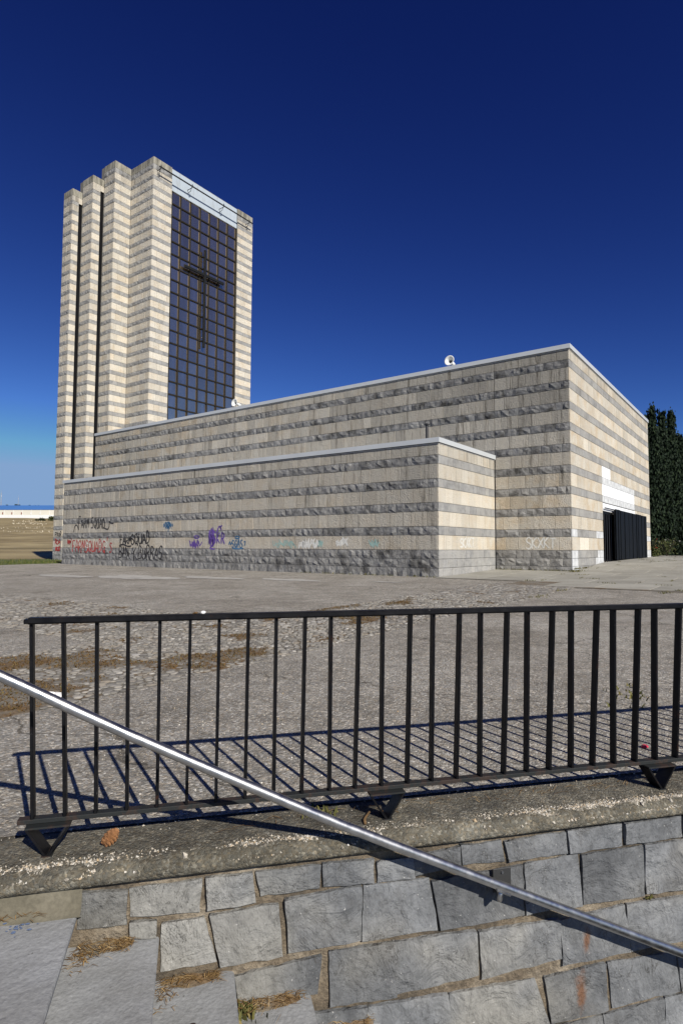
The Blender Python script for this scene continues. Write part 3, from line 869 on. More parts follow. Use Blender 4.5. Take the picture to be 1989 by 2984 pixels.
# window: panes and frame bars
WIN = mesh_obj('window', *(lambda mb: (mb.V, mb.F))(MB().box(WX0 + 0.01, WX1 - 0.01, TY0 + 0.36, TY0 + 0.40, 8.4, WZ1 - 0.01)), M['interior'], tower)
mulx = [11.71, 12.63, 13.67, 14.71, 15.76, 16.79, 17.84, 18.87]
rows = [WZ1 - 0.02 - 0.0]
zr = 29.06
while zr > 8.4:
    rows.append(zr); zr -= 1.0525
rows.append(8.4)
rw = random.Random(3)
GY = TY0 + 0.20
for a, b in zip(mulx, mulx[1:]):
    for t, bz in zip(rows, rows[1:]):
        y = [GY + rw.uniform(-0.007, 0.007) for _ in range(4)]
        V = [(a, y[0], bz), (b, y[1], bz), (b, y[2], t), (a, y[3], t), (a, y[0] + 0.02, bz), (b, y[1] + 0.02, bz), (b, y[2] + 0.02, t), (a, y[3] + 0.02, t)]
        mesh_obj('pane', V, [(0, 1, 2, 3), (7, 6, 5, 4), (0, 4, 5, 1), (1, 5, 6, 2), (2, 6, 7, 3), (3, 7, 4, 0)], M['glass'], WIN)
for mx in mulx:
    MB().box(mx - 0.042, mx + 0.042, GY - 0.10, GY - 0.012, 8.4, WZ1 - 0.012).build('mullion', M['mullion'], WIN)
for zr in rows[1:-1]:
    MB().box(mulx[0] - 0.04, mulx[-1] + 0.04, GY - 0.085, GY - 0.010, zr - 0.048, zr + 0.048).build('transom', M['mullion'], WIN)
# cross standing off the window
cx_ = 15.12; cyy = TY0 - 0.08
cr = MB().box(cx_ - 0.095, cx_ + 0.095, cyy - 0.06, cyy + 0.08, 17.92, 26.42).build('cross', M['cross'], tower)
MB().box(12.94, cx_ - 0.097, cyy - 0.07, cyy + 0.09, 24.13, 24.34).build('crossbar', M['cross'], cr)
MB().box(cx_ + 0.097, 17.26, cyy - 0.07, cyy + 0.09, 24.13, 24.34).build('crossbar', M['cross'], cr)
for bz in (25.5, 21.2, 18.8):
    MB().tube([(cx_, cyy + 0.08, bz), (cx_, GY - 0.05, bz)], 0.03, 8).build('standoff', M['blackiron'], cr)
# cable rod on brackets across the tower head
rod = MB().tube([(9.98, TY0 - 0.50, 31.02), (20.34, TY0 - 0.50, 31.02)], 0.055, 8).build('lightning_rod_rail', M['blackiron'], tower)
for bx in (10.12, 13.24, 16.75, 19.92):
    g = MB()
    yb = TY0 + (0.10 if 12 < bx < 18.9 else 0.0)
    g.tube([(bx, yb, 30.90), (bx, TY0 - 0.52, 30.90), (bx + 0.02, TY0 - 0.55, 31.04), (bx, TY0 - 0.50, 31.20)], 0.028, 6)
    g.tube([(bx, yb, 30.60), (bx, TY0 - 0.3, 30.67), (bx, TY0 - 0.48, 30.98)], 0.022, 6)
    g.build('bracket', M['blackiron'], rod)

# ---- horn loudspeakers on the hall roof
def horn(pos, aim, label):
    e = empty('horn_loudspeaker', pos)
    tag(e, label, 'loudspeaker', 'horn loudspeakers on the hall roof')
    p = Vector(pos); a = Vector(aim).normalized()
    side = a.cross(Zv).normalized(); up = side.cross(a)
    prof = [(0.0, 0.045), (0.10, 0.055), (0.20, 0.085), (0.28, 0.135), (0.33, 0.20), (0.345, 0.232), (0.352, 0.232), (0.338, 0.19), (0.29, 0.125), (0.21, 0.072), (0.11, 0.04)]
    n = 24; V = []; Fc = []
    c0 = p + Zv * 0.36 - a * 0.2
    for (t, r) in prof:
        for k in range(n):
            an = 2 * math.pi * k / n
            V.append(c0 + a * t + (side * math.cos(an) + up * math.sin(an)) * r)
    for j in range(len(prof) - 1):
        for k in range(n):
            k2 = (k + 1) % n
            Fc.append((j * n + k, j * n + k2, (j + 1) * n + k2, (j + 1) * n + k))
    mesh_obj('bell', V, Fc, M['horn'], e, True)
    MB().tube([c0 + a * 0.02, c0 + a * 0.20, c0 + a * 0.24], [0.03, 0.05, 0.02], 12).build('phase_plug', M['darkplastic'], e, True)
    MB().tube([c0 - a * 0.16, c0 - a * 0.15, c0 + a * 0.03], [0.05, 0.075, 0.075], 14).build('driver', M['horn'], e, True)
    MB().tube([p, p + Zv * 0.30, c0 - a * 0.02 - up * 0.05], 0.018, 8).build('bracket', M['blackiron'], e)
horn((5.52, 2.17, HH + 0.2), (-0.95, -0.02, 0.12), 'white horn loudspeaker on the hall roof edge nearer its front corner')
horn((5.52, 15.65, HH + 0.2), (-0.95, -0.02, 0.12), 'white horn loudspeaker on the hall roof edge below the tower window')

# ------------------------------------------------------------------ graffiti (spray paint lying on the stones)
GL = {
 'A': [[(0, 0), (.5, 1), (1, 0)], [(.2, .4), (.85, .38)]],
 'B': [[(.05, 0), (.05, 1), (.7, .95), (.85, .75), (.6, .55), (.08, .52)], [(.6, .55), (.98, .35), (.8, .05), (.0, .0)]],
 'D': [[(.05, 0), (.1, 1), (.6, .9), (.95, .5), (.65, .08), (0, .0)]],
 'F': [[(.1, 0), (.1, 1), (.95, 1)], [(.1, .55), (.75, .55)]],
 'G': [[(.95, .85), (.5, 1), (.08, .6), (.2, .1), (.7, .05), (.9, .45), (.5, .45)], [(.9, .45), (.9, -.1)]],
 'K': [[(.05, 0), (.05, 1)], [(.9, 1), (.1, .5), (.95, 0)]],
 'M': [[(0, 0), (.12, 1), (.5, .35), (.88, 1), (1, 0)]],
 'P': [[(.05, 0), (.05, 1), (.75, .95), (.85, .7), (.6, .5), (.05, .48)]],
 'Q': [[(.5, 1), (.08, .75), (.05, .3), (.4, .02), (.85, .2), (.95, .65), (.5, 1)], [(.55, .3), (1.05, -.15)]],
 'R': [[(.05, 0), (.1, 1), (.75, .95), (.85, .7), (.6, .52), (.08, .48)], [(.4, .5), (1, -.05)]],
 'S': [[(.95, .85), (.55, 1), (.1, .78), (.3, .55), (.75, .45), (.9, .2), (.5, 0), (.02, .12)]],
 'T': [[(0, 1), (1, .95)], [(.5, 1), (.45, 0)]],
 'U': [[(.05, 1), (.08, .2), (.45, 0), (.85, .2), (.9, 1)], [(.9, 1), (.98, 0)]],
 'X': [[(0, 1), (1, 0)], [(1, 1), (0, 0)]],
 'Y': [[(0, 1), (.5, .5)], [(1, 1), (.5, .5), (.4, -.25)]],
 '8': [[(.9, .9), (.5, 1), (.12, .8), (.5, .55), (.9, .25), (.5, 0), (.1, .25), (.5, .55), (.9, .9)]],
 "'": [[(.5, 1.15), (.4, .85)]], 's': [[(.9, .65), (.4, .7), (.2, .5), (.8, .3), (.6, .02), (.1, .05)]],
 ' ': [],
}
def smooth_poly(pts, n=4):
    if len(pts) < 3:
        return [tuple(pts[0][i] + (pts[1][i] - pts[0][i]) * t / 6 for i in (0, 1)) for t in range(7)]
    out = []
    for i in range(len(pts) - 1):
        p0 = pts[max(i - 1, 0)]; p1 = pts[i]; p2 = pts[i + 1]; p3 = pts[min(i + 2, len(pts) - 1)]
        for k in range(n):
            t = k / n
            out.append(tuple(0.5 * ((2 * p1[j]) + (-p0[j] + p2[j]) * t * .8 + (2 * p0[j] - 5 * p1[j] + 4 * p2[j] - p3[j]) * t * t * .8 + (-p0[j] + 3 * p1[j] - 3 * p2[j] + p3[j]) * t ** 3 * .8 + 0) if 0 else
                             p1[j] + (p2[j] - p1[j]) * t + 0.12 * math.sin(math.pi * t) * ((p2[j] - p0[j]) - (p3[j] - p1[j])) * 0.5 for j in (0, 1)))
    out.append(tuple(pts[-1]))
    return out
def spray(name, lines, width, mat, parent, to3, bvh, nrm, lab=None, seed=1):
    """lines: polylines in wall coordinates (u, z); each becomes a ribbon laid on the stone surface"""
    r = random.Random(seed); mb = MB(); nrm = Vector(nrm); lift = 0.004
    for ln in lines:
        pts = smooth_poly(ln, 5)
        L, Rr = [], []
        for i, p in enumerate(pts):
            q0 = pts[max(i - 1, 0)]; q1 = pts[min(i + 1, len(pts) - 1)]
            dx, dz = q1[0] - q0[0], q1[1] - q0[1]; d = math.hypot(dx, dz) or 1
            w = width * r.uniform(0.40, 0.60) * (0.6 if i in (0, len(pts) - 1) else 1)
            for sgn, arr in ((1, L), (-1, Rr)):
                u_, z_ = p[0] - dz / d * w * sgn, p[1] + dx / d * w * sgn
                w3 = to3(u_, z_)
                hit = bvh.ray_cast(w3 + nrm * 0.5, -nrm, 1.0)
                arr.append((hit[0] if hit[0] is not None else w3) + nrm * lift)
        b = len(mb.V)
        mb.V += [v for pr in zip(L, Rr) for v in pr]
        for i in range(len(pts) - 1):
            mb.F.append((b + 2 * i, b + 2 * i + 1, b + 2 * i + 3, b + 2 * i + 2))
        lift += 0.0006
    o = mb.build(name, mat, parent)
    if lab: o['label'] = lab
    return o
def text_lines(txt, box, ustep=None, jit=0.03, seed=1, gap=0.25, slant=0.0):
    """box = (u_left, u_right, z0, z1); u runs from the left of the photo to the right"""
    r = random.Random(seed); u0, u1, z0, z1 = box
    cells = sum(1.0 if c != ' ' else 0.5 for c in txt); out = []; t = 0.0
    for c in txt:
        wd = 1.0 if c != ' ' else 0.5
        hsc = r.uniform(0.85, 1.12); off = r.uniform(-0.06, 0.06)
        for st in GL[c]:
            out.append([(u0 + (u1 - u0) * (t + (x * (1 - gap) + gap / 2 + slant * yy) * wd + r.uniform(-jit, jit) * .4) / cells, z0 + (z1 - z0) * (yy * hsc + off + r.uniform(-jit, jit) * .5)) for x, yy in st])
        t += wd
    return out
def scribble(box, n, seed):
    r = random.Random(seed); u0, u1, z0, z1 = box; out = []
    for i in range(n):
        k = r.randint(4, 7); a = r.uniform(0, .6); b = min(1, a + r.uniform(.25, .5)); ln = []
        for j in range(k):
            ln.append((u0 + (u1 - u0) * (a + (b - a) * j / (k - 1) + r.uniform(-.08, .08)), z0 + (z1 - z0) * (r.uniform(.0, .35) if j % 2 else r.uniform(.6, 1.0))))
        out.append(ln)
    return out
def ellipse(cu, cz, ru, rz, n=12): return [(cu + ru * math.cos(2 * math.pi * i / n), cz + rz * math.sin(2 * math.pi * i / n)) for i in range(n + 1)]
bv = AB.bvh(); on_annex = lambda u, z: Vector((0.0, u, z))
spray('graffiti', text_lines('FARM SQUAD', (22.28, 19.65, 2.0, 2.55), seed=2, gap=.25) + [[(22.70, 1.80), (22.62, 2.12), (22.40, 2.20), (22.20, 1.92)], [(19.75, 2.0), (19.45, 1.92), (19.30, 2.05), (19.28, 2.36), (19.2, 2.26), (18.9, 2.22)]], 0.06, M['ink_black'], annex, on_annex, bv, NX, 'black spray painted FARM SQUAD tag high on the annex wall', 4)
spray('graffiti', text_lines("FARMSQUADG's", (22.85, 18.93, 0.70, 1.36), seed=3, gap=.15) + scribble((23.38, 22.92, 1.1, 1.46), 3, 9), 0.055, M['ink_red'], annex, on_annex, bv, NX, "red spray painted FARMSQUADG's tag low on the annex wall", 5)
spray('graffiti', text_lines("AMS", (22.5, 21.0, 0.95, 1.32), seed=23, gap=.02), 0.05, M['ink_white'], annex, on_annex, bv, NX, 'white highlights inside the first half of the red tag', 35)
spray('graffiti', text_lines("AD", (20.4, 19.4, 0.95, 1.32), seed=24, gap=.02), 0.05, M['ink_white'], annex, on_annex, bv, NX, 'white highlights inside the second half of the red tag', 36)
spray('graffiti', text_lines('FARM', (18.32, 17.30, 1.12, 1.50), seed=6, gap=.2) + text_lines('SQUAD', (17.36, 15.80, 1.14, 1.70), seed=7, gap=.15) + [[(18.35, 1.06), (18.0, 1.12), (17.6, 1.02), (17.3, 1.05)]], 0.07, M['ink_black'], annex, on_annex, bv, NX, 'bold black spray painted FARM SQUAD tag', 6)
spray('graffiti', text_lines('BMX Y BURRAS', (18.38, 14.76, 0.40, 1.02), seed=8, gap=.22), 0.06, M['ink_black'], annex, on_annex, bv, NX, 'black spray painted BMX Y BURRAS lettering near the ground', 7)
spray('graffiti', [[(14.4, 1.72), (14.38, 2.0)], ellipse(14.4, 2.08, .14, .12)] + scribble((14.78, 14.0, 1.85, 2.22), 6, 31), 0.045, M['ink_blue'], annex, on_annex, bv, NX, 'small blue scribbled tag', 8)
spray('graffiti', scribble((12.90, 12.0, 0.92, 1.36), 5, 17) + [ellipse(12.34, 1.46, .17, .06)], 0.05, M['ink_purple'], annex, on_annex, bv, NX, 'thin purple scribbled tag with a halo', 9)
spray('graffiti', [[(11.4, 1.5), (11.35, 1.85), (11.2, 1.2), (11.45, .95), (11.1, .92)], [(11.25, 1.9), (11.15, 1.3), (11.3, 1.0)], [(11.0, 1.6), (10.85, 1.95), (10.7, 1.75), (10.8, 1.9), (10.65, 1.95)]] + text_lines('SKR', (11.3, 10.45, 1.15, 1.7), seed=12) + scribble((11.5, 11.1, 1.0, 1.8), 4, 19), 0.065, M['ink_purple'], annex, on_annex, bv, NX, 'tall dense purple spray painted tag', 10)
spray('graffiti', text_lines('SGAS', (10.05, 9.35, 0.98, 1.32), seed=13) + [ellipse(9.7, 1.42, .13, .05), [(10.22, 1.1), (10.15, 1.25), (10.1, 1.1), (10.02, 1.22)], [(9.3, 1.22), (9.2, 1.25), (9.25, 1.05)], [(10.0, .95), (9.6, .93), (9.3, .95)]], 0.05, M['ink_blue'], annex, on_annex, bv, NX, 'blue spray painted tag with a small ring above', 11)
spray('graffiti', scribble((6.22, 5.13, 0.95, 1.36), 5, 41), 0.06, M['ink_white'], annex, on_annex, bv, NX, 'faint white scribble', 12)
spray('graffiti', scribble((4.53, 3.45, 1.04, 1.40), 5, 43), 0.05, M['ink_white'], annex, on_annex, bv, NX, 'second faint white scribble', 13)
for q_, (bx_, sd_, lb_) in enumerate((((7.88, 6.3, 0.95, 1.34), 44, 'faded teal scribble beside the blue tag'), ((2.9, 2.1, 1.0, 1.33), 45, 'faded teal scribble nearest the annex corner'), ((5.6, 4.9, 1.0, 1.3), 46, 'faded teal scribble over the white scribble'))):
    spray('graffiti', scribble(bx_, 4, sd_), 0.035, M['ink_teal'], annex, on_annex, bv, NX, lb_, 14 + q_ * 50)
spray('graffiti', text_lines('SKXKT', (1.68, 2.92, 1.02, 1.38), seed=14, gap=.05), 0.055, M['ink_white'], annex, lambda u, z: Vector((u, 0, z)), bv, NY, 'white spray painted tag on the bright end wall', 15)
hv = HB.bvh()
spray('graffiti', text_lines('SKXKT', (-1.24, -2.42, 1.0, 1.42), seed=15, gap=.05), 0.05, M['ink_white'], hall, lambda u, z: Vector((HX0, u, z)), hv, NX, 'white spray painted tag beside the hall corner', 16)
tv = TB.bvh(); on_tow = lambda u, z: Vector((TX3, u, z))
spray('graffiti', text_lines('PXXR', (36.64, 35.68, 1.76, 2.10), seed=16, gap=.1), 0.07, M['ink_black'], tower, on_tow, tv, NX, 'black PXXR tag at the foot of the tower', 17)
spray('graffiti', text_lines('RDA', (36.6, 35.8, 1.15, 1.55), seed=17, gap=.1) + text_lines('8QD', (36.5, 35.78, 0.66, 0.98), seed=18, gap=.1), 0.085, M['ink_red'], tower, on_tow, tv, NX, 'red spray painted tags at the foot of the tower', 18)

# ------------------------------------------------------------------ cobbled strips
def pebble_mesh(seed):
    r = random.Random(seed); n = 8; V = []
    prof = [(1.0, -0.35), (0.98, 0.25), (0.72, 0.80)]
    rr = [r.uniform(0.8, 1.12) for _ in range(n)]
    for (q, z) in prof:
        for k in range(n):
            an = 2 * math.pi * k / n
            V.append((math.cos(an) * q * rr[k], math.sin(an) * q * rr[k], z + (r.uniform(-.1, .1) if z > 0 else 0)))
    V.append((r.uniform(-.1, .1), r.uniform(-.1, .1), 1.0))
    Fc = [(j * n + k, j * n + (k + 1) % n, (j + 1) * n + (k + 1) % n, (j + 1) * n + k) for j in range(2) for k in range(n)]
    Fc += [(2 * n + k, 2 * n + (k + 1) % n, 3 * n) for k in range(n)]
    me = bpy.data.meshes.new('cobble'); me.from_pydata(V, [], Fc)
    me.polygons.foreach_set('use_smooth', [True] * len(me.polygons))
    me.materials.append(M['pebble']); me.update()
    return me
PEB = [pebble_mesh(100 + i) for i in range(8)]
def moss_amt(x, y):
    v = noise.fractal(Vector((x * 0.9, y * 1.1, 9.0)), 0.75, 2.1, 6) * 0.95 - 0.30
    for (cx, cy, sx, sy, a) in ((-16.3, -4.2, 1.1, 0.6, .85), (-15.6, -3.0, 1.1, .4, .7), (-14.0, -4.5, 0.55, .35, .95), (-10.2, -2.75, 1.6, .16, .5), (-6.5, -3.0, 1.5, .2, .35)):
        v += a * math.exp(-((x - cx) / sx) ** 2 - ((y - cy) / sy) ** 2)
    return v
def soil_z(x, y):
    m = moss_amt(x, y)
    e1 = min(y + 5.0, -2.55 - y) if y < -2.549 else min(x + 14.25, -11.55 - x)
    edge = min(1.0, max(0.0, e1 / 0.12))
    return zg(x) - 0.004 + 0.010 * edge + 0.016 * edge * max(-0.35, min(1.0, m * 2.2)) + 0.004 * noise.noise(Vector((x * 6, y * 6, 1)))
def in_strip(x, y):
    wob = 0.10 * noise.noise(Vector((x * 1.3, y * 1.3, 2)))
    a = -19.5 < x < -1.9 and -5.0 + wob < y < -2.55 + wob
    b = -14.25 + wob < x < -11.55 + wob and -2.6 < y < 24
    return a or b
def strip_sheet(name, x0, x1, y0, y1, nx, ny):
    return sheet(name, frange(x0, x1, nx), frange(y0, y1, ny), soil_z, M['soil'], kind='structure', clip=fence_clip)
cob1 = strip_sheet('cobbled_path', -20, -1.9, -5.0, -2.55, 150, 26)
cob2 = strip_sheet('cobbled_path_crossing', -14.25, -11.55, -2.549, 24, 26, 150)
rp = random.Random(77); peb = []
def lay(x0, x1, y0, y1, root):
    y = y0
    while y < y1:
        x = x0 + rp.uniform(0, .06)
        while x < x1:
            dist = (Vector((x, y, 0)) - CAM).length
            f = 1.0 if dist < 9 else (1.25 if dist < 14 else 1.9)
            sz = rp.uniform(0.026, 0.056) * f
            px, py = x + rp.uniform(-.012, .012), y + rp.uniform(-.018, .018)
            if in_strip(px, py) and (Vector((px, py, 0)) - FO).dot(FN) < -0.1 and rp.random() > 0.03:
                if moss_amt(px, py) < 0.20 + rp.uniform(-.07, .10):
                    peb.append((dist, px, py, sz, sz * rp.uniform(.55, .85), rp.uniform(-.5, .5), rp.randrange(8), root))
            x += sz * 2.02
        y += 0.070 * (1.0 if (Vector((max(x0, -16), y, 0)) - CAM).length < 9 else 1.3)
lay(-19.5, -1.9, -4.98, -2.55, cob1)
lay(-14.25, -11.55, -2.5, 20, cob2)
def in_view(x, y, z=0):
    v = Vector((x, y, z)) - CAM; d = v.dot(FW)
    return d > 0.3 and abs(v.dot(RT)) / d < 0.60 and -0.87 < v.dot(UP) / d < 0.87
peb.sort(key=lambda q: (not in_view(q[1], q[2], -0.15), q[0] ** 2 / (q[3] * q[4])))
rest = {0: MB(), 1: MB()}
for i, (dist, x, y, a, b, rot, k, root) in enumerate(peb):
    hgt = rp.uniform(0.007, 0.013)
    mw = Matrix.Translation((x, y, zg(x) + 0.006)) @ Matrix.Rotation(rot, 4, 'Z') @ Matrix.Diagonal((a, b, hgt, 1))
    if i < 300:
        o = bpy.data.objects.new('cobble', PEB[k]); o.parent = root; COL.objects.link(o); o.matrix_world = mw
    else:
        me = PEB[k]
        mb = rest[0 if root is cob1 else 1]
        mb.add([mw @ v.co for v in me.vertices], [tuple(p.vertices) for p in me.polygons])
for q, root in ((0, cob1), (1, cob2)):
    if rest[q].V: rest[q].build('cobbles', M['pebble'], root, True)['kind'] = 'stuff'

mm_ = MB(); rmm = random.Random(83)
def moss_tuft(x, y):
    p = Vector((x, y, soil_z(x, y) - 0.002))
    for _ in range(3):
        a = rmm.uniform(0, 6.28); h = rmm.uniform(.008, .026); sd = Vector((math.cos(a), math.sin(a), 0)) * rmm.uniform(.003, .008)
        t = p + Vector((rmm.uniform(-1, 1), rmm.uniform(-1, 1), 0)) * .022 + Vector((0, 0, h))
        mm_.add([p - sd, p + sd, t], [(0, 1, 2)])
for k in range(26000):
    if rmm.random() < .8: x, y = rmm.uniform(-18, -7), rmm.uniform(-4.98, -2.56)
    else: x, y = rmm.uniform(-14.2, -11.6), rmm.uniform(-2.5, 3)
    if moss_amt(x, y) > 0.10 + rmm.uniform(-.10, .15) and (Vector((x, y, 0)) - FO).dot(FN) < -0.2: moss_tuft(x, y)
o = mm_.build('moss', M['moss']); tag(o, 'brown dried moss growing over the cobbles', 'moss', kind='stuff')

# ------------------------------------------------------------------ slab forecourt by the door
fore = sheet('forecourt_bed', frange(-2.3, 30, 40), [-18, -12, -8, -5.0, -3.04], lambda x, y: zg(x) + 0.010, M['soil'])
sheet('forecourt_bed_recess', frange(-0.4, 5.06, 10), [-3.039, -1.5, -0.004], lambda x, y: zg(x) + 0.010, M['soil'])
rs = random.Random(9); joints = []
def slab_at(x0, x1, y0, y1, parent):
    g = 0.012; V = []
    dz = rs.uniform(-0.004, 0.004)
    for (zz, ins) in ((-0.04, 0), (0.016, 0), (0.022, 0.006)):
        for (a, b) in ((x0 + g + ins, y0 + g + ins), (x1 - g - ins, y0 + g + ins), (x1 - g - ins, y1 - g - ins), (x0 + g + ins, y1 - g - ins)):
            V.append((a, b, zg(a) + zz + dz))
    Fc = [(8, 9, 10, 11)] + [(4 * j + k, 4 * j + (k + 1) % 4, 4 * (j + 1) + (k + 1) % 4, 4 * (j + 1) + k) for j in (0, 1) for k in range(4)]
    mesh_obj('paving_slab', V, Fc, M['slab'], parent)
xs_ = -2.0; col = 0
while xs_ < 27:
    w = 1.72
    y = -16.5 + (0.0 if col % 2 else 0.62)
    while y < -3.06:
        y1 = min(y + 1.30, -3.055)
        lim = -1.9 - 0.33 * (-5 - y) if y < -5 else -1.9 + 0.6 * (y + 5)
        if y1 - y > 0.25 and xs_ > lim - 0.4:
            slab_at(xs_, xs_ + w, y, y1, fore); joints.append((xs_, y, w, y1 - y))
        y = y1
    xs_ += w; col += 1
for a in range(3):
    for b in range(2):
        slab_at(-0.35 + a * 1.8, min(5.05, -0.35 + (a + 1) * 1.8), -3.03 + b * 1.5, min(-0.01, -3.03 + (b + 1) * 1.5), fore)

def blades(mb, c, n, h, spread, r, lean=0.5):
    for _ in range(n):
        p = Vector(c) + Vector((r.gauss(0, spread), r.gauss(0, spread), 0))
        a = r.uniform(0, 2 * math.pi); hh = h * r.uniform(.4, 1.2); w = 0.006 + hh * 0.05
        side = Vector((math.cos(a), math.sin(a), 0)) * w
        ln = Vector((r.uniform(-1, 1), r.uniform(-1, 1), 0)) * hh * lean
        m_ = p + ln * 0.4 + Vector((0, 0, hh * 0.65)); t = p + ln + Vector((0, 0, hh))
        mb.add([p - side, p + side, m_ + side * .7, m_ - side * .7, t], [(0, 1, 2, 3), (3, 2, 4)])
rwd = random.Random(31); wmb = MB()
for (x, y, w, l) in joints:
    for _ in range(2):
        if rwd.random() < 0.45:
            t = rwd.random() ** 2
            ln = rwd.uniform(.1, .55); n = int(8 + ln * 40)
            alongx = rwd.random() < 0.6
            s0 = rwd.uniform(0, (w if alongx else l) - ln) if (w if alongx else l) > ln else 0
            for k in range(n):
                q = s0 + ln * k / n
                c = (x + q, y, zg(x) + .01) if alongx else (x, y + q, zg(x) + .01)
                blades(wmb, c, 1, 0.05, 0.018, rwd, 0.9)
for k in range(260):        # weeds along the wall feet
    if k < 90: c = (5.03, rwd.uniform(-3.1, 0), zg(5) + .015)
    elif k < 150: c = (rwd.uniform(5.0, 9.8), -3.10, zg(7) + .0)
    elif k < 200: c = (5.0 + rwd.gauss(0, .3), -3.2 + rwd.gauss(0, .12), zg(5) + .02)
    else: c = (-0.05 - abs(rwd.gauss(0, .05)), rwd.uniform(0, 6), 0.0)
    blades(wmb, c, 3, 0.07, 0.03, rwd, 0.7)
for (x, y) in ((-3.2, -5.0), (-5.1, -5.05), (-2.6, -7.2), (-1.5, -8.3), (-13.2, -8.4)):
    for k in range(25): blades(wmb, (x + rwd.gauss(0, .22), y + rwd.gauss(0, .08), zg(x)), 2, 0.04, 0.02, rwd, 0.9)
o = wmb.build('weeds', M['weed']); tag(o, 'tufts of weeds growing in the paving joints', 'weeds', kind='stuff')

# dark verge of grass between plaza and field
rg = random.Random(12); gmb = MB()
for k in range(5200):
    x = rg.uniform(-9, 9); y = 25.0 + abs(rg.gauss(0, 5.5)) 
    if y > 40: continue
    blades(gmb, (x, y, -0.06), 1, rg.uniform(.06, .2), 0.02, rg, 0.6)
for k in range(900):
    y = rg.uniform(24.2, 38); x = rg.uniform(-1.5, 6.3)
    if TX3 < x and y > TY3: continue
    blades(gmb, (x, y, -0.06), 1, 0.12, 0.02, rg, 0.6)
o = gmb.build('grass', M['grassgreen']); tag(o, 'green and yellow grass along the far edge of the plaza', 'grass', kind='stuff')

# ------------------------------------------------------------------ kerb ledge, retaining wall, stairs
def ledge():
    V = []; S = []; s = -3.0
    while s < 9.0:
        S.append(s); s += 0.022 if -0.6 < s < 3.6 else 0.12
    prof = [(-0.19, -0.004), (-0.10, 0.003), (0.03, 0.003), (0.09, 0.002), (0.128, -0.001), (0.150, -0.008), (0.163, -0.020), (0.170, -0.036), (0.173, -0.055), (0.168, -0.068), (0.10, -0.068), (-0.19, -0.07)]
    for s in S:
        chip = noise.fractal(Vector((s * 3.1, 4.0, 0)), 1.0, 2.0, 4)
        for j, (e, z) in enumerate(prof):
            ee, zz = e, z
            if 3 <= j <= 9:
                n1 = noise.fractal(Vector((s * 9, j * 0.9, 1)), 1.0, 2.0, 3)
                n2 = noise.noise(Vector((s * 34, j * 2.3, 7)))
                k = (0.35, 0.8, 1.2, 1.3, 1.0, 0.6, 0.25)[j - 3]
                ee += k * (0.010 * n1 + 0.006 * n2 - 0.012 * max(0, chip))
                zz += k * (0.005 * n1 + 0.003 * n2 - 0.008 * max(0, chip))
            elif j < 3: zz += 0.002 * noise.noise(Vector((s * 8, j, 3)))
            V.append(P(s, ee, ZL + zz))
    n = len(prof)
    Fc = [(i * n + j, i * n + j + 1, (i + 1) * n + j + 1, (i + 1) * n + j) for i in range(len(S) - 1) for j in range(n - 1)]
    return mesh_obj('kerb_ledge', V, Fc, M['kerb'], None, True)
kerb = ledge(); tag(kerb, kind='structure')
# smooth concrete below the ledge beside the top landing
def kerb_face():
    V = []; S = frange(-3.0, 0.232, 62)
    prof = [(0.155, -0.262), (0.158, -0.29), (0.160, -0.315), (0.170, -0.332), (0.20, -0.342), (0.10, -0.40)]
    for i, s in enumerate(S):
        for j, (e, z) in enumerate(prof):
            k = 0.006 * noise.noise(Vector((s * 6, j * 1.1, 0)))
            V.append(P(s, e + k, z + k * .5))
    n = len(prof)
    Fc = [(i * n + j, i * n + j + 1, (i + 1) * n + j + 1, (i + 1) * n + j) for i in range(len(S) - 1) for j in range(n - 1)]
    return mesh_obj('kerb_skirt', V, Fc, M['skirt'], kerb, True)
kerb_face()
# broken aggregate along the ledge edge
rgv = random.Random(55); gv = MB()
def chip_stone(c, r0, r):
    n = 6; V = []; c = Vector(c)
    ax = [r0 * r.uniform(.7, 1.35) for _ in range(3)]
    rot = Matrix.Rotation(r.uniform(0, 6.28), 3, 'Z') @ Matrix.Rotation(r.uniform(-.6, .6), 3, 'X')
    pts = [(0, 0, 1), (0, 0, -1)] + [(math.cos(2 * math.pi * k / 5) * r.uniform(.75, 1.1), math.sin(2 * math.pi * k / 5) * r.uniform(.75, 1.1), r.uniform(-.3, .3)) for k in range(5)]
    V = [c + rot @ Vector((p[0] * ax[0], p[1] * ax[1], p[2] * ax[2])) for p in pts]
    Fc = [(0, 2 + k, 2 + (k + 1) % 5) for k in range(5)] + [(1, 2 + (k + 1) % 5, 2 + k) for k in range(5)]
    gv.add(V, Fc)
for k in range(26000):
    s = rgv.uniform(-0.5, 3.6)
    band = noise.fractal(Vector((s * 2.3, 0.5, 0)), 1.0, 2.0, 3)
    e = rgv.gauss(0.122 + 0.020 * band, 0.030)
    if e > 0.172 or e < 0.05: continue
    zz = -0.001 if e < 0.128 else -0.001 - (e - 0.128) * 0.75
    if rgv.random() > 0.40 + 0.9 * band: continue
    chip_stone(P(s, e - 0.004, ZL + zz - 0.001), rgv.choice([.002, .0025, .003, .003, .004, .005, .007]), rgv)
for k in range(900):
    s = rgv.uniform(-0.5, 3.6); chip_stone(P(s, rgv.uniform(-0.3, 0.14), ZL + 0.001), rgv.uniform(.0015, .0035), rgv)
for k in range(14):
    s = rgv.uniform(-0.4, 3.4); chip_stone(P(s, rgv.gauss(.132, .010), ZL - 0.008), rgv.uniform(.009, .016), rgv)
o = gv.build('gravel', M['gravel']); tag(o, 'pale broken gravel bared along the crumbling kerb edge', 'gravel', kind='stuff')
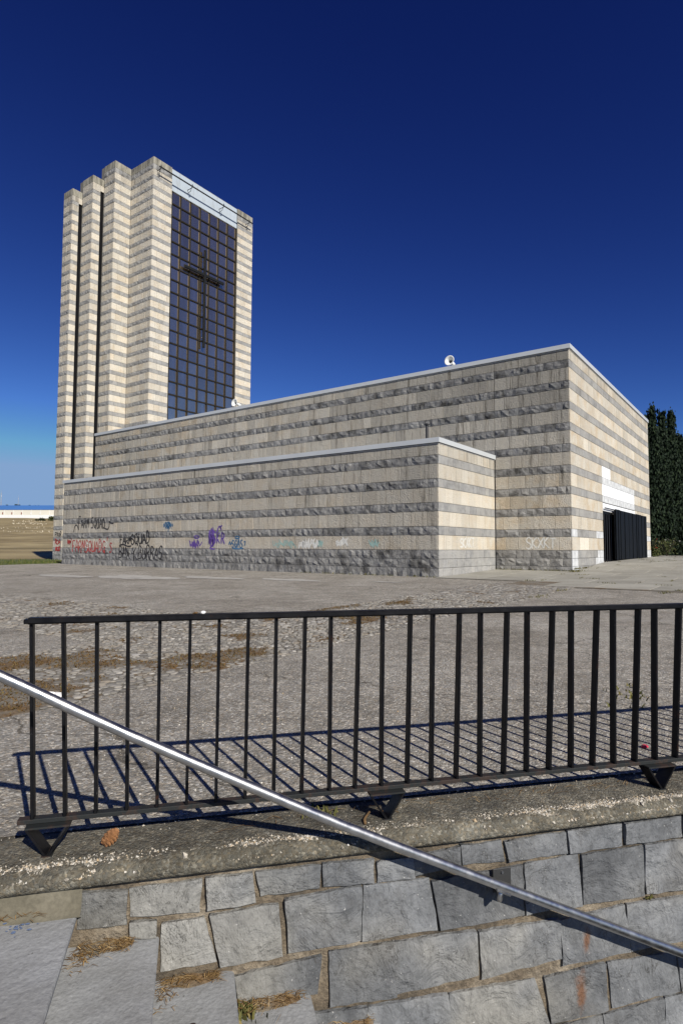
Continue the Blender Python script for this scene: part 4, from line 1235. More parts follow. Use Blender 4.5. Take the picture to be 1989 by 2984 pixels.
# loose grit on the near concrete
gv = MB()
for k in range(2600):
    s = rgv.uniform(-1.2, 5.5); e = -abs(rgv.gauss(0, 1.6)) - 0.05
    p = P(s, e, 0); chip_stone((p.x, p.y, zg(p.x) + 0.002), rgv.choice([.002, .003, .003, .004, .006]), rgv)
o = gv.build('grit', M['gravel']); tag(o, 'fine loose grit scattered over the plaza concrete', 'grit', kind='stuff')

wall = empty('retaining_wall', P(1.5, 0.12, -1.4))
tag(wall, 'grey squared-rubble retaining wall with sandy joints below the fence', 'stone wall')
wm = MB(); S = frange(0.12, 8.0, 242); Zs = frange(-2.6, -0.256, 70); nz = len(Zs)
for s in S:
    for z in Zs:
        k = 0.007 * noise.fractal(Vector((s * 14, z * 14, 0)), 1.0, 2.0, 3)
        wm.V.append(P(s, 0.136 + k, z))
wm.F = [(i * nz + j, (i + 1) * nz + j, (i + 1) * nz + j + 1, i * nz + j + 1) for i in range(len(S) - 1) for j in range(nz - 1)]
wm.build('mortar_bed', M['sandmortar'], wall, True)
STONES = [
 ((0.233, -0.287), (0.385, -0.297), (0.386, -0.418), (0.22, -0.416)),
 ((0.405, -0.297), (0.661, -0.29), (0.652, -0.41), (0.408, -0.395)),
 ((0.685, -0.288), (0.857, -0.293), (0.867, -0.4), (0.691, -0.406)),
 ((0.878, -0.292), (1.131, -0.293), (1.127, -0.379), (0.898, -0.383)),
 ((1.15, -0.291), (1.355, -0.295), (1.355, -0.385), (1.152, -0.378)),
 ((1.38, -0.31), (1.53, -0.312), (1.538, -0.391), (1.385, -0.392)),
 ((1.543, -0.308), (1.744, -0.288), (1.748, -0.368), (1.55, -0.381)),
 ((1.759, -0.286), (1.942, -0.289), (1.958, -0.373), (1.765, -0.364)),
 ((1.965, -0.291), (2.263, -0.284), (2.268, -0.374), (1.988, -0.376)),
 ((2.28, -0.278), (2.557, -0.278), (2.56, -0.377), (2.291, -0.375)),
 ((2.581, -0.276), (2.886, -0.275), (2.89, -0.371), (2.584, -0.368)),
 ((2.909, -0.274), (3.186, -0.273), (3.188, -0.374), (2.913, -0.371)),
 ((0.407, -0.415), (0.496, -0.424), (0.492, -0.481), (0.409, -0.471)),
 ((0.52, -0.441), (0.673, -0.438), (0.721, -0.6), (0.521, -0.609)),
 ((0.7, -0.433), (0.962, -0.426), (0.978, -0.621), (0.744, -0.623)),
 ((0.995, -0.411), (1.306, -0.399), (1.303, -0.61), (1.011, -0.611)),
 ((1.323, -0.401), (1.605, -0.409), (1.64, -0.614), (1.314, -0.615)),
 ((1.623, -0.418), (2.045, -0.404), (2.047, -0.612), (1.662, -0.621)),
 ((2.061, -0.4), (2.329, -0.393), (2.342, -0.61), (2.066, -0.608)),
 ((2.351, -0.396), (2.672, -0.391), (2.672, -0.612), (2.353, -0.605)),
 ((2.686, -0.387), (3.051, -0.391), (3.055, -0.613), (2.692, -0.605)),
 ((3.069, -0.39), (3.326, -0.392), (3.329, -0.627), (3.071, -0.613)),
 ((0.8, -0.674), (1.135, -0.651), (1.118, -0.785), (0.817, -0.776)),
 ((1.177, -0.641), (1.441, -0.643), (1.455, -0.854), (1.182, -0.848)),
 ((1.452, -0.642), (1.817, -0.649), (1.828, -0.833), (1.467, -0.852)),
 ((1.84, -0.654), (2.222, -0.658), (2.23, -0.822), (1.852, -0.851)),
 ((2.242, -0.666), (2.562, -0.643), (2.585, -0.847), (2.243, -0.856)),
 ((2.579, -0.641), (2.928, -0.646), (2.933, -0.848), (2.601, -0.846)),
 ((2.943, -0.646), (3.262, -0.648), (3.265, -0.866), (2.948, -0.848)),
 ((1.016, -0.86), (1.327, -0.88), (1.332, -1.017), (1.026, -0.994)),
 ((1.344, -0.883), (1.684, -0.886), (1.693, -1.048), (1.339, -1.018)),
 ((1.702, -0.891), (2.096, -0.894), (2.168, -1.098), (1.705, -1.059)),
 ((2.152, -0.897), (2.458, -0.886), (2.467, -1.086), (2.187, -1.097)),
 ((2.481, -0.887), (2.835, -0.895), (2.853, -1.068), (2.497, -1.082)),
 ((2.851, -0.895), (3.211, -0.904), (3.216, -1.082), (2.871, -1.068)),
 ((2.181, -1.118), (2.432, -1.107), (2.444, -1.278), (2.2, -1.268)),
 ((2.446, -1.105), (2.763, -1.089), (2.771, -1.282), (2.458, -1.277)),
 ((2.78, -1.088), (3.113, -1.091), (3.124, -1.277), (2.786, -1.279)),
 ((1.712, -1.078), (2.159, -1.111), (2.172, -1.272), (1.721, -1.22)),
]
r2 = random.Random(19)
z_rows = [(-0.270, -0.375), (-0.393, -0.612), (-0.642, -0.852), (-0.885, -1.075), (-1.095, -1.28), (-1.30, -1.5), (-1.52, -1.72), (-1.74, -1.95), (-1.97, -2.2)]
for ri, (zt, zb) in enumerate(z_rows):
    row = [q for q in STONES if abs((q[0][1] + q[2][1]) / 2 - (zt + zb) / 2) < 0.09]
    s = max([max(q[1][0], q[2][0]) for q in row] + [0.9 + ri * 0.12]) + 0.02
    while s < 7.5:
        w = r2.uniform(.22, .42)
        STONES.append(((s, zt + r2.uniform(-.008, .008)), (s + w - .018, zt + r2.uniform(-.008, .008)), (s + w - .018, zb + r2.uniform(-.008, .008)), (s, zb + r2.uniform(-.008, .008))))
        s += w
rust_pts = [(tuple(P(2.36, 0.155, -0.765)), 0.024, 0.075), (tuple(P(2.33, 0.155, -0.985)), 0.030, 0.105)]
M['ruststone'] = mat_wallstone('rust_streaked_wall_stone', rust_pts)
for qi, q in enumerate(STONES):
    q = [Vector((a, b)) for a, b in q]
    w = ((q[1] - q[0]).length + (q[2] - q[3]).length) / 2; h = ((q[3] - q[0]).length + (q[2] - q[1]).length) / 2
    nu, nz = max(5, int(w / 0.030)), max(4, int(h / 0.030))
    near = q[0].x < 3.3
    ctr = (q[0] + q[1] + q[2] + q[3]) / 4
    q = [p + (p - ctr).normalized() * 0.006 for p in q]
    if not near: nu, nz = 4, 3
    V = []; pro = r2.uniform(0.0, 0.008); tx, tz = r2.uniform(-.008, .008), r2.uniform(-.006, .006); sd = r2.uniform(0, 90)
    for j in range(nz + 1):
        for i in range(nu + 1):
            u, v = i / nu, j / nz
            p = q[3].lerp(q[2], u).lerp(q[0].lerp(q[1], u), v)
            ed = min(u * w, (1 - u) * w, v * h, (1 - v) * h)
            k1 = noise.fractal(Vector((p.x * 8, p.y * 8, sd)), 1.0, 2.0, 4); k2 = noise.noise(Vector((p.x * 40, p.y * 40, sd)))
            p3 = Vector((p.x + 0.005 * noise.noise(Vector((p.x * 18, p.y * 18, sd + 5))), p.y + 0.005 * noise.noise(Vector((p.x * 18, p.y * 18, sd + 9)))))
            dep = 0.150 + pro + tx * (u - .5) + tz * (v - .5) + 0.0085 * k1 + 0.0022 * k2
            if ed < 1e-6: dep -= 0.0025 + 0.003 * k2
            V.append(P(p3.x, dep, p3.y))
    nx = nu + 1
    Fc = [(j * nx + i, j * nx + i + 1, (j + 1) * nx + i + 1, (j + 1) * nx + i) for j in range(nz) for i in range(nu)]
    ring = [i for i in range(nu)] + [j * nx + nu for j in range(nz)] + [nz * nx + i for i in range(nu, 0, -1)] + [j * nx for j in range(nz, 0, -1)]
    m0 = len(V); V += [V[i].copy() for i in ring]
    m1 = len(V); V += [V[i] - FN * ((V[i] - FO).dot(FN) - 0.105) for i in ring]
    nr = len(ring)
    Fc += [(m0 + (i + 1) % nr, m0 + i, m1 + i, m1 + (i + 1) % nr) for i in range(nr)]
    cx_s = (q[0].x + q[1].x) / 2; cz_s = (q[0].y + q[3].y) / 2
    rusty = 2.1 < cx_s < 2.6 and -1.1 < cz_s < -0.65
    mesh_obj('stone', V, Fc, M['ruststone'] if rusty else M['wallstone'], wall, True)

stairs = empty('stone_stairs', P(0.5, 1.5, -0.8))
tag(stairs, 'grey stone stairs descending along the retaining wall', 'stairs')
noses = [(0.215, -0.340), (0.505, -0.485), (0.790, -0.655), (1.095, -0.790), (1.385, -0.94), (1.675, -1.09), (1.965, -1.24), (2.255, -1.39), (2.545, -1.54), (2.835, -1.69)]
prev = -4.0
for i, (sn, zt) in enumerate(noses):
    g = MB(); e0, e1 = 0.128, 3.6
    s0 = prev - (0.08 if i else 0)
    NS, NE = 10, 40
    V = []
    for a in range(NE + 1):
        e = e0 + (e1 - e0) * (a / NE) ** 1.5
        for b in range(NS + 1):
            s = s0 + (sn - s0) * b / NS
            edge = 0.004 * noise.noise(Vector((e * 9, i * 3.3, 0))) if b == NS else 0
            z = zt + 0.002 * noise.noise(Vector((s * 9, e * 9, i))) - (0.005 if b == NS else 0)
            V.append(P(s + edge, e, z))
    nx = NS + 1
    Fc = [(a * nx + b, (a + 1) * nx + b, (a + 1) * nx + b + 1, a * nx + b + 1) for a in range(NE) for b in range(NS)]
    m0 = len(V)
    for a in range(NE + 1):
        e = e0 + (e1 - e0) * (a / NE) ** 1.5
        V += [P(sn + 0.004, e, zt - 0.012), P(sn + 0.001, e, zt - 0.034), P(sn - 0.05, e, zt - 0.036), P(sn - 0.052, e, zt - 0.22)]
    for a in range(NE):
        t0, t1 = a * nx + NS, (a + 1) * nx + NS
        b0, b1 = m0 + a * 4, m0 + (a + 1) * 4
        Fc.append((t0, t1, b1, b0))
        for j in range(3): Fc.append((b0 + j, b1 + j, b1 + j + 1, b0 + j + 1))
    g.add(V, [tuple(reversed(f)) for f in Fc])
    tr = g.build('step', M['step'], stairs)
    prev = sn
# bolt hole in the third tread
hc = P(0.635, 0.385, -0.6535)
MB().add([hc] + [hc + FD * 0.013 * math.cos(k * .524) + FN * 0.013 * math.sin(k * .524) for k in range(12)], [(0, 1 + k, 1 + (k + 1) % 12) for k in range(12)]).build('bolt_hole', M['hole'], stairs)
# flecks of blue paint on the top landing
bl = MB(); rbp = random.Random(8)
for k in range(24):
    c = P(0.02 + rbp.gauss(0, .05), 0.232 + rbp.gauss(0, .018), -0.3365)
    n = 7; rad = rbp.uniform(.0015, .006)
    bl.add([c + FD * rad * 1.6 * math.cos(k2 * .898) * rbp.uniform(.6, 1.2) + FN * rad * math.sin(k2 * .898) for k2 in range(n)], [tuple(range(n))])
o = bl.build('paint_flecks', M['ink_bluechalk'], stairs); o['kind'] = 'stuff'
# dry grass, needles and dirt caught where treads meet the wall
dm = MB(); dr = random.Random(66)
def straw(p, L, r, lift=0.01):
    a = r.uniform(-0.5, 0.5) if r.random() < .7 else r.uniform(0, 6.28)
    dv = FD * math.cos(a) + FN * math.sin(a); sv = FN * math.cos(a) - FD * math.sin(a)
    w = r.uniform(.0007, .0016); q = p - dv * L / 2; t = p + dv * L / 2 + sv * r.uniform(-.2, .2) * L
    m_ = (q + t) / 2 + Vector((0, 0, r.uniform(.2, 1) * lift)) + sv * r.uniform(-.1, .1) * L
    dm.add([q - sv * w, q + sv * w, m_ + sv * w, m_ - sv * w, t + sv * w * .5, t - sv * w * .5], [(0, 1, 2, 3), (3, 2, 4, 5)])
dirt = MB()
def dirt_heap(s0, s1, e1, z, h):
    n, m_ = 40, 8; V = []
    for i in range(n + 1):
        for j in range(m_ + 1):
            s = s0 + (s1 - s0) * i / n; ed = max(0.15, math.sin(math.pi * i / n) ** .4)
            e = 0.15 + (e1 * ed * (1 + .4 * noise.noise(Vector((s * 14, z, 0)))) ) * j / m_
            zz = z + h * ed * (1 - j / m_) ** 1.3 * (1 + .6 * noise.noise(Vector((s * 25, e * 25, z)))) - 0.004 * (j == m_) - .006 * (i in (0, n))
            V.append(P(s, e, zz))
    dirt.add(V, [(i * (m_ + 1) + j, (i + 1) * (m_ + 1) + j, (i + 1) * (m_ + 1) + j + 1, i * (m_ + 1) + j + 1) for i in range(n) for j in range(m_)])
for (s0, s1, e1, z, h, n) in ((-0.6, 0.10, 0.035, -0.340, 0.010, 150), (0.225, 0.42, 0.055, -0.485, 0.022, 160), (0.515, 0.74, 0.040, -0.655, 0.020, 110), (0.80, 1.06, 0.045, -0.790, 0.030, 150), (1.10, 1.36, .04, -.94, .03, 60)):
    dirt_heap(s0, s1, e1, z, h)
    for k in range(n):
        straw(P(dr.uniform(s0, s1), 0.155 + abs(dr.gauss(0, e1 * .7)), z + 0.004 + h * dr.uniform(.2, 1)), dr.uniform(.012, .06), dr)
for k in range(70): straw(P(0.235 + dr.gauss(0, .02), 0.19 + abs(dr.gauss(0, .05)), -0.478), dr.uniform(.01, .04), dr)
for k in range(60): straw(P(0.53 + dr.gauss(0, .025), 0.19 + abs(dr.gauss(0, .05)), -0.648), dr.uniform(.01, .04), dr)
for k in range(110): straw(P(dr.uniform(.7, 3.6), -0.06 + dr.gauss(0, .03), ZL + .006), dr.uniform(.02, .10), dr)
o = dirt.build('soil_debris', M['soil']); tag(o, 'brown soil gathered where the steps meet the wall', 'soil', kind='stuff')
o = dm.build('dry_straw', M['drygrass']); tag(o, 'dry straw and pine needles caught on steps and kerb', 'straw', kind='stuff')
wt = MB()
for k in range(36): blades(wt, P(0.84 + dr.gauss(0, .025), 0.20 + dr.gauss(0, .02), -0.79), 1, 0.035, 0.006, dr, 0.8)
for k in range(24): blades(wt, P(2.70 + dr.gauss(0, .012), 0.150, -0.628), 1, 0.012, 0.004, dr, 0.8)
for k in range(40): blades(wt, P(1.18 + dr.gauss(0, .05), -0.09 + dr.gauss(0, .02), ZL), 1, 0.025, 0.006, dr, 0.9)
o = wt.build('step_weeds', M['weed']); tag(o, 'small green weed sprouting on a step beside the wall', 'weeds', kind='stuff')

# ------------------------------------------------------------------ fence
fence = empty('iron_fence', P(1.5, 0, ZL))
tag(fence, 'low black iron railing of flat bars standing on the kerb', 'fence')
zb, zt = -0.0556, 0.7006; NB = 48
L1 = 0.12 * (NB - 1) + 0.05
g = MB(); 
g.obox(P((L1 - 0.012) / 2, 0.038, zt + 0.010), FD, FN, Zv, (L1 + 0.012) / 2 - 0.006, 0.027, 0.0125, 0.006)
g.obox(P(-0.010, 0.038, zt + 0.008), FD, FN, Zv, 0.012, 0.021, 0.009, 0.004)
g.build('top_rail', M['fence'], fence)
MB().obox(P(L1 / 2 - 0.02, 0.0, zb - 0.008), FD, FN, Zv, L1 / 2 + 0.01, 0.021, 0.0085, 0.002).build('bottom_rail', M['fencerust'], fence)
rf = random.Random(4)
for i in range(NB):
    et = 0.054 if i % 2 else 0.023
    a = P(0.12 * i + (0.022, 0.018, 0.011, 0.008, 0.004)[i] if i < 5 else 0.12 * i + rf.gauss(0, .0012), 0.0, zb); b = P(0.12 * i + rf.gauss(0, .0015), et, zt)
    ax = (b - a).normalized(); ay = FD; az = ax.cross(ay).normalized()
    MB().obox((a + b) / 2, ax, ay, az, (b - a).length / 2, 0.0062, 0.0195, 0.0022).build('bar', M['fence'], fence)
for i, s in enumerate((0.085, 1.455, 2.88)):
    f = MB().obox(P(s, 0.010, zb - 0.0205), FD, FN, Zv, 0.080, 0.045, 0.0035).build('foot', M['fencerust'], fence)
    ztip = ZL + 0.004; hgt = (zb - 0.024) - ztip
    for sg in (-1, 1):
        a = P(s + sg * 0.076, 0.012, zb - 0.0245); b = P(s + sg * 0.004, 0.012, ztip)
        ax = (b - a).normalized(); az = ax.cross(FN).normalized()
        MB().obox((a + b) / 2, ax, FN, az, (b - a).length / 2, 0.040, 0.004).build('leg', M['fence'], f)
    MB().obox(P(s, 0.012, ZL + 0.003), FD, FN, Zv, 0.02, 0.042, 0.0035).build('base_plate', M['fencerust'], f)

# ------------------------------------------------------------------ stainless handrail along the stairs
hr = empty('handrail', P(1.9, 0.2, -0.45))
tag(hr, 'shiny stainless steel tube handrail sloping down the retaining wall', 'handrail')
EH = 0.245
pts = [P(-1.05, EH, -0.30), P(-1.05, EH, 0.50), P(-1.03, EH, 0.56), P(-0.97, EH, 0.585), P(-0.30, EH, 0.585), P(-0.17, EH, 0.582), P(-0.11, EH, 0.570), P(-0.05, EH, 0.548)]
for k in range(31):
    s = 0.0 + k * 0.2
    z = lerp_tab(s, [(-0.05, 0.548), (0.30, 0.353), (1.19, -0.096), (1.90, -0.424), (2.80, -0.832), (6.2, -2.36)]) if False else None
    tab = [(-0.05, 0.548), (0.30, 0.353), (1.19, -0.096), (1.90, -0.424), (2.80, -0.832), (6.2, -2.36)]
    for (a, va), (b, vb) in zip(tab, tab[1:]):
        if a <= s <= b: z = va + (vb - va) * (s - a) / (b - a)
    pts.append(P(s, EH, z))
sm = [pts[0]] + [(pts[i - 1] + pts[i] * 2 + pts[i + 1]) / 4 for i in range(1, len(pts) - 1)] + [pts[-1]]
MB().tube(sm, 0.0192, 20).build('tube', M['steel'], hr, True)
for sB, zB in ((1.885, -0.417), (4.3, -1.506)):
    pl = MB().obox(P(sB + 0.050, 0.168, zB - 0.022), FD, FN, Zv, 0.042, 0.004, 0.050, 0.002).build('bracket_plate', M['darkplastic'], hr)
    arm = MB()
    arm.tube([P(sB + 0.04, 0.172, zB - 0.05), P(sB + 0.02, 0.20, zB - 0.065), P(sB + 0.005, 0.23, zB - 0.065), P(sB + 0.005, EH, zB - 0.022)], [0.013, 0.013, 0.012, 0.011], 10)
    arm.build('bracket_arm', M['steel'], hr, True)
    MB().obox(P(sB + 0.01, EH, zB - 0.024), FD * 0.9 - Zv * 0.44, FN, Zv * 0.9 + FD * 0.44, 0.035, 0.016, 0.004, 0.001).build('saddle', M['steel'], hr)
    for dz in (-0.012, 0.058): MB().tube([P(sB + 0.050, 0.173, zB + dz - .045), P(sB + 0.050, 0.178, zB + dz - .045)], 0.006, 8).build('bolt', M['steel'], pl)

# ------------------------------------------------------------------ small things
pc = empty('pine_cone', P(0.309, 0.003, ZL))
tag(pc, 'brown open pine cone lying on the kerb near the fence end', 'pine cone')
axis = (FD * 0.42 + FN * -0.85 + Zv * 0.18).normalized(); side = axis.cross(Zv).normalized(); upv = side.cross(axis)
cc = P(0.309, 0.0, ZL + 0.030)
MB().tube([cc - axis * .032, cc, cc + axis * .036], [.012, .016, .006], 8).build('core', M['cone'], pc)
sv = [(-.0095, 0, 0), (.0095, 0, 0), (.0125, .013, .002), (.008, .019, .006), (0, .021, .009), (-.008, .019, .006), (-.0125, .013, .002), (0, .010, .006)]
sf = [(0, 1, 7), (1, 2, 7), (2, 3, 7), (3, 4, 7), (4, 5, 7), (5, 6, 7), (6, 0, 7), (6, 5, 4, 3, 2, 1, 0)]
sme = bpy.data.meshes.new('scale'); sme.from_pydata(sv, [], sf); sme.materials.append(M['cone']); sme.update()
rk = random.Random(2)
for k in range(64):
    t = k / 63; ang = k * 2.399
    prof_r = 0.012 * (1 - abs(2 * t - 0.9) ** 2.2 * 0.55)
    base = cc + axis * (-.036 + .074 * t)
    out = side * math.cos(ang) + upv * math.sin(ang)
    f = (out * (1.0 - 0.55 * t) + axis * (0.15 + 0.75 * t)).normalized()
    xax = axis.cross(out).normalized(); zax = xax.cross(f).normalized()
    sc = (1.0 - 0.45 * abs(2 * t - .8)) * rk.uniform(.85, 1.1)
    m4 = Matrix(((xax.x * sc, f.x * sc, zax.x * sc, base.x + out.x * prof_r * .6), (xax.y * sc, f.y * sc, zax.y * sc, base.y + out.y * prof_r * .6), (xax.z * sc, f.z * sc, zax.z * sc, base.z + out.z * prof_r * .6), (0, 0, 0, 1)))
    o = bpy.data.objects.new('scale', sme); o.parent = pc; o.matrix_parent_inverse = Matrix.Translation(-pc.location); COL.objects.link(o); o.matrix_basis = m4
def crumple(name, c, r0, mat, seed, flat=0.6):
    bm = bmesh.new(); bmesh.ops.create_icosphere(bm, subdivisions=2, radius=r0)
    r = random.Random(seed)
    for v in bm.verts:
        v.co *= r.uniform(0.62, 1.2); v.co.z *= flat
        v.co += Vector(c) + Vector((0, 0, r0 * flat * .8))
    me = bpy.data.meshes.new(name); bm.to_mesh(me); bm.free(); me.materials.append(mat)
    return link(bpy.data.objects.new(name, me))
tag(crumple('crumpled_paper', (-16.03, -4.85, zg(-16)), 0.055, M['paper'], 3, .8), 'crumpled white paper lying at the cobbles behind the handrail', 'paper')
tag(crumple('wrapper', (-14.50, -8.69, zg(-14.5)), 0.022, M['redwrap'], 4, .5), 'crumpled red sweet wrapper on the concrete behind the fence bars', 'wrapper')
pr = P(0.652, 0.040, zt + 0.0225)
tag(crumple('white_pebble', pr, 0.011, M['paper'], 6, .6), 'small white pebble resting on the fence top rail', 'pebble')
pr = P(0.622, 0.040, zt + 0.0225)
tag(crumple('brown_pebble', pr, 0.012, M['twig'], 7, .45), 'small brown pebble resting on the fence top rail', 'pebble')
tag(MB().tube([P(1.345, 0.075, ZL + .008), P(1.35, 0.045, ZL + .010), P(1.362, 0.02, ZL + .010), P(1.395, -0.015, ZL + .02)], [.006, .007, .006, .005], 7).build('twig', M['twig'], None, True), 'short bent brown twig lying beside the middle fence foot', 'twig')

# ------------------------------------------------------------------ trees and shrubs
def clump_cloud(mb, pts, size, r, up=0.0, n=3):
    for p in pts:
        for _ in range(n):
            a = r.uniform(0, 2 * math.pi); t = r.uniform(-.9, .9) if not up else r.uniform(.3, 1.0)
            dv = Vector((math.cos(a) * (1 - up), math.sin(a) * (1 - up), t + up)).normalized()
            sv = dv.cross(Vector((r.uniform(-1, 1), r.uniform(-1, 1), r.uniform(-1, 1)))).normalized()
            s = size * r.uniform(.55, 1.3); c = p + Vector((r.gauss(0, size * .5), r.gauss(0, size * .5), r.gauss(0, size * .5)))
            mb.add([c - dv * s * .5, c + sv * s * .32, c + dv * s * .6, c - sv * s * .32], [(0, 1, 2, 3)])
def cypress(base, h, rad, label, spires, seed):
    r = random.Random(seed); t = empty('cypress_tree', base); tag(t, label, 'cypress tree', 'cypress trees behind the hall')
    b = Vector(base)
    MB().tube([b + Vector((0, 0, -.3)), b + Vector((0, 0, h * .4)), b + Vector((0, 0, h * .85))], [.2, .13, .03], 8).build('trunk', M['bark'], t)
    mb = MB()
    for (ox, oy, hs, rs_) in spires:
        pts = []
        N = int(2600 * hs * rs_)
        for k in range(N):
            u = r.random(); z = 0.15 + u * (h * hs - .15)
            env = rad * rs_ * min(1.0, 0.45 + u * 3.0) * (1 - u) ** 0.78 * 1.15
            a = r.uniform(0, 2 * math.pi)
            lob = 1 + .22 * noise.noise(Vector((math.cos(a) * 1.6 + seed, math.sin(a) * 1.6, z * .55))) + .12 * noise.noise(Vector((math.cos(a) * 4, math.sin(a) * 4, z * 1.6)))
            q = env * lob * (r.uniform(.72, 1.02) if r.random() < .8 else r.uniform(.2, .7))
            pts.append(b + Vector((ox + math.cos(a) * q, oy + math.sin(a) * q, z)))
        clump_cloud(mb, pts, 0.20, r, 0.7, 5)
        clump_cloud(mb, [b + Vector((ox + r.gauss(0, .05), oy + r.gauss(0, .05), h * hs * r.uniform(.93, 1.03))) for _ in range(40)], 0.3, r, .8, 2)
    mb.build('crown', M['cypress'], t)
cypress((35.0, -1.35, 0.3), 11.9, 1.35, 'tall dark cypress tree touching the edge of the hall', [(0, 0, 1.0, .8), (-.75, .55, .93, .75), (.3, -.3, .84, .9)], 1)
cypress((36.2, -2.25, 0.3), 11.7, 1.30, 'twin-tipped dark cypress tree in the middle of the cypress row', [(-.35, .3, .985, .75), (.35, -.25, 1.0, .75), (0, 0, .8, 1.0)], 2)
cypress((38.5, -2.95, 0.3), 9.9, 1.25, 'shorter dark cypress tree at the outer end of the cypress row', [(0, 0, 1.0, 1.0)], 3)
# cedar whose branch tips reach into the picture
def cedar(base, h, seed):
    r = random.Random(seed); t = empty('cedar_tree', base); tag(t, 'dark cedar with drooping branch tips at the edge of view', 'cedar tree')
    b = Vector(base); MB().tube([b, b + Vector((0, 0, h * .6)), b + Vector((0, 0, h))], [.32, .2, .04], 10).build('trunk', M['bark'], t)
    mb = MB(); br = MB()
    for k in range(46):
        z = h * (.04 + .92 * k / 46); a = k * 2.4 + r.uniform(-.3, .3); L = 4.3 * (1 - .75 * z / h) * r.uniform(.75, 1.1)
        dv = Vector((math.cos(a), math.sin(a), -.06)); tip = b + Vector((0, 0, z)) + dv * L
        br.tube([b + Vector((0, 0, z)), b + Vector((0, 0, z + .15)) + dv * L * .5, tip], [.05, .035, .01], 5)
        pts = []
        for q in range(44):
            u = r.uniform(.12, 1.0); sp = .55 * (1 - abs(u - .5))
            pts.append(b + Vector((0, 0, z + .1)) + dv * L * u + Vector((r.gauss(0, sp * .7), r.gauss(0, sp * .7), r.gauss(-.05, .07))))
        clump_cloud(mb, pts, 0.24, r, 0, 3)
    br.build('branches', M['bark'], t); mb.build('crown', M['cedar'], t)
cedar((48.0, -5.0, 0.3), 8.5, 5)
# dark hedge closing the view beneath the trees
hm = MB(); rh = random.Random(71); pts = []
for k in range(2600):
    pts.append(Vector((52 + rh.uniform(-1.5, 1.5), rh.uniform(-9, 9), rh.uniform(.2, 2.2 + .5 * rh.random()))))
clump_cloud(hm, pts, 0.4, rh, 0, 3)
tag(hm.build('hedge', M['cypress']), 'low dark clipped hedge running behind the cypress trees', 'hedge')
# rose bushes by the hall corner
def bush(base, h, rad, mat, petals, npet, label, seed, name='rose_bush'):
    r = random.Random(seed); t = empty(name, base); tag(t, label, 'bush'); b = Vector(base)
    st = MB()
    for k in range(9):
        a = r.uniform(0, 6.28); st.tube([b, b + Vector((math.cos(a) * rad * .4, math.sin(a) * rad * .4, h * .5)), b + Vector((math.cos(a) * rad * .8, math.sin(a) * rad * .8, h * .9))], [.015, .012, .006], 5)
    st.build('stems', M['bark'], t)
    mb = MB(); clump_cloud(mb, [b + Vector((r.gauss(0, rad * .45), r.gauss(0, rad * .45), h * r.uniform(.15, 1.0))) for _ in range(230)], 0.11, r, 0, 3); mb.build('leaves', mat, t)
    for k in range(npet):
        c = b + Vector((r.gauss(0, rad * .55), r.gauss(0, rad * .55), h * r.uniform(.45, 1.02))); fm = MB()
        for q in range(7):
            a = q * .9; dv = Vector((math.cos(a), math.sin(a), r.uniform(-.3, .6))).normalized(); sd = dv.cross(Vector((0, .3, 1))).normalized()
            fm.add([c, c + dv * .05 + sd * .035, c + dv * .085, c + dv * .05 - sd * .035], [(0, 1, 2, 3)])
        fm.build('flower', petals, t)
bush((30.6, -2.75, .46), 1.25, .75, M['shrub'], M['petalwhite'], 9, 'loose rose bush with white flowers beyond the hall corner', 1)
bush((31.4, -1.55, .46), 1.35, .6, M['cypress'], M['petalred'], 10, 'dark bush with red flowers behind the white rose bush', 2)
bush((23.4, -3.0, .47), 0.65, .28, M['shrub'], M['petalred'], 7, 'small red-flowered plant against the far hall corner', 3)

# ------------------------------------------------------------------ far field: warehouse, masts, rocks, trees
def at_depth(px, y, D):
    """point D metres away along the line of sight of a photograph pixel (used to read positions off the photograph)"""
    d = FW + RT * ((px - 994.5) / 1752.24) - UP * ((y - 1492) / 1752.24)
    return CAM + d * D
wa = at_depth(-40, 1515, 700); wb = at_depth(330, 1520, 690)
u = Vector((wb.x - wa.x, wb.y - wa.y, 0)); LW = u.length; u.normalize(); nb = Vector((-u.y, u.x, 0))
if nb.dot(FW) < 0: nb = -nb
wh = empty('warehouse', wa); tag(wh, 'long low warehouse with a blue roof across the far field', 'warehouse')
zb0, zw, zrf = 28.0, 43.4, 49.3
def wbox(mb, s0, s1, d0, d1, z0, z1):
    V = [wa + u * s + nb * dd + Vector((0, 0, z - wa.z)) for z in (z0, z1) for (s, dd) in ((s0, d0), (s1, d0), (s1, d1), (s0, d1))]
    mb.add(V, [(0, 3, 2, 1), (4, 5, 6, 7), (0, 1, 5, 4), (1, 2, 6, 5), (2, 3, 7, 6), (3, 0, 4, 7)])
    return mb
wbox(MB(), 0, LW, 0, 40, zb0, zw - 0.02).build('wall', M['whwall'], wh)
wbox(MB(), -.2, LW + .2, -.25, 0, zb0, 37.2).build('plinth', M['whbase'], wh)
rfm = MB()
V = [wa + u * s + nb * dd + Vector((0, 0, z - wa.z)) for s in (-.6, LW + .6) for (dd, z) in ((-.6, zw), (-.6, zw + .5), (20, zrf + .6), (40.6, zw + .5), (40.6, zw))]
rfm.add(V, [(0, 5, 6, 1), (1, 6, 7, 2), (2, 7, 8, 3), (3, 8, 9, 4), (0, 1, 2, 3, 4), (9, 8, 7, 6, 5), (0, 4, 9, 5)]).build('roof', M['blueroof'], wh)
for px in (8, 35, 63):
    s = LW * (px + 40) / 370
    wbox(MB(), s - .55, s + .55, -.4, -.26, 38.0, 40.4).build('door', M['reddoor'], wh)
for px in (91, 118):
    s = LW * (px + 40) / 370
    wbox(MB(), s - .5, s + .5, -.4, -.26, 38.0, 40.2).build('door', M['whbase'], wh)
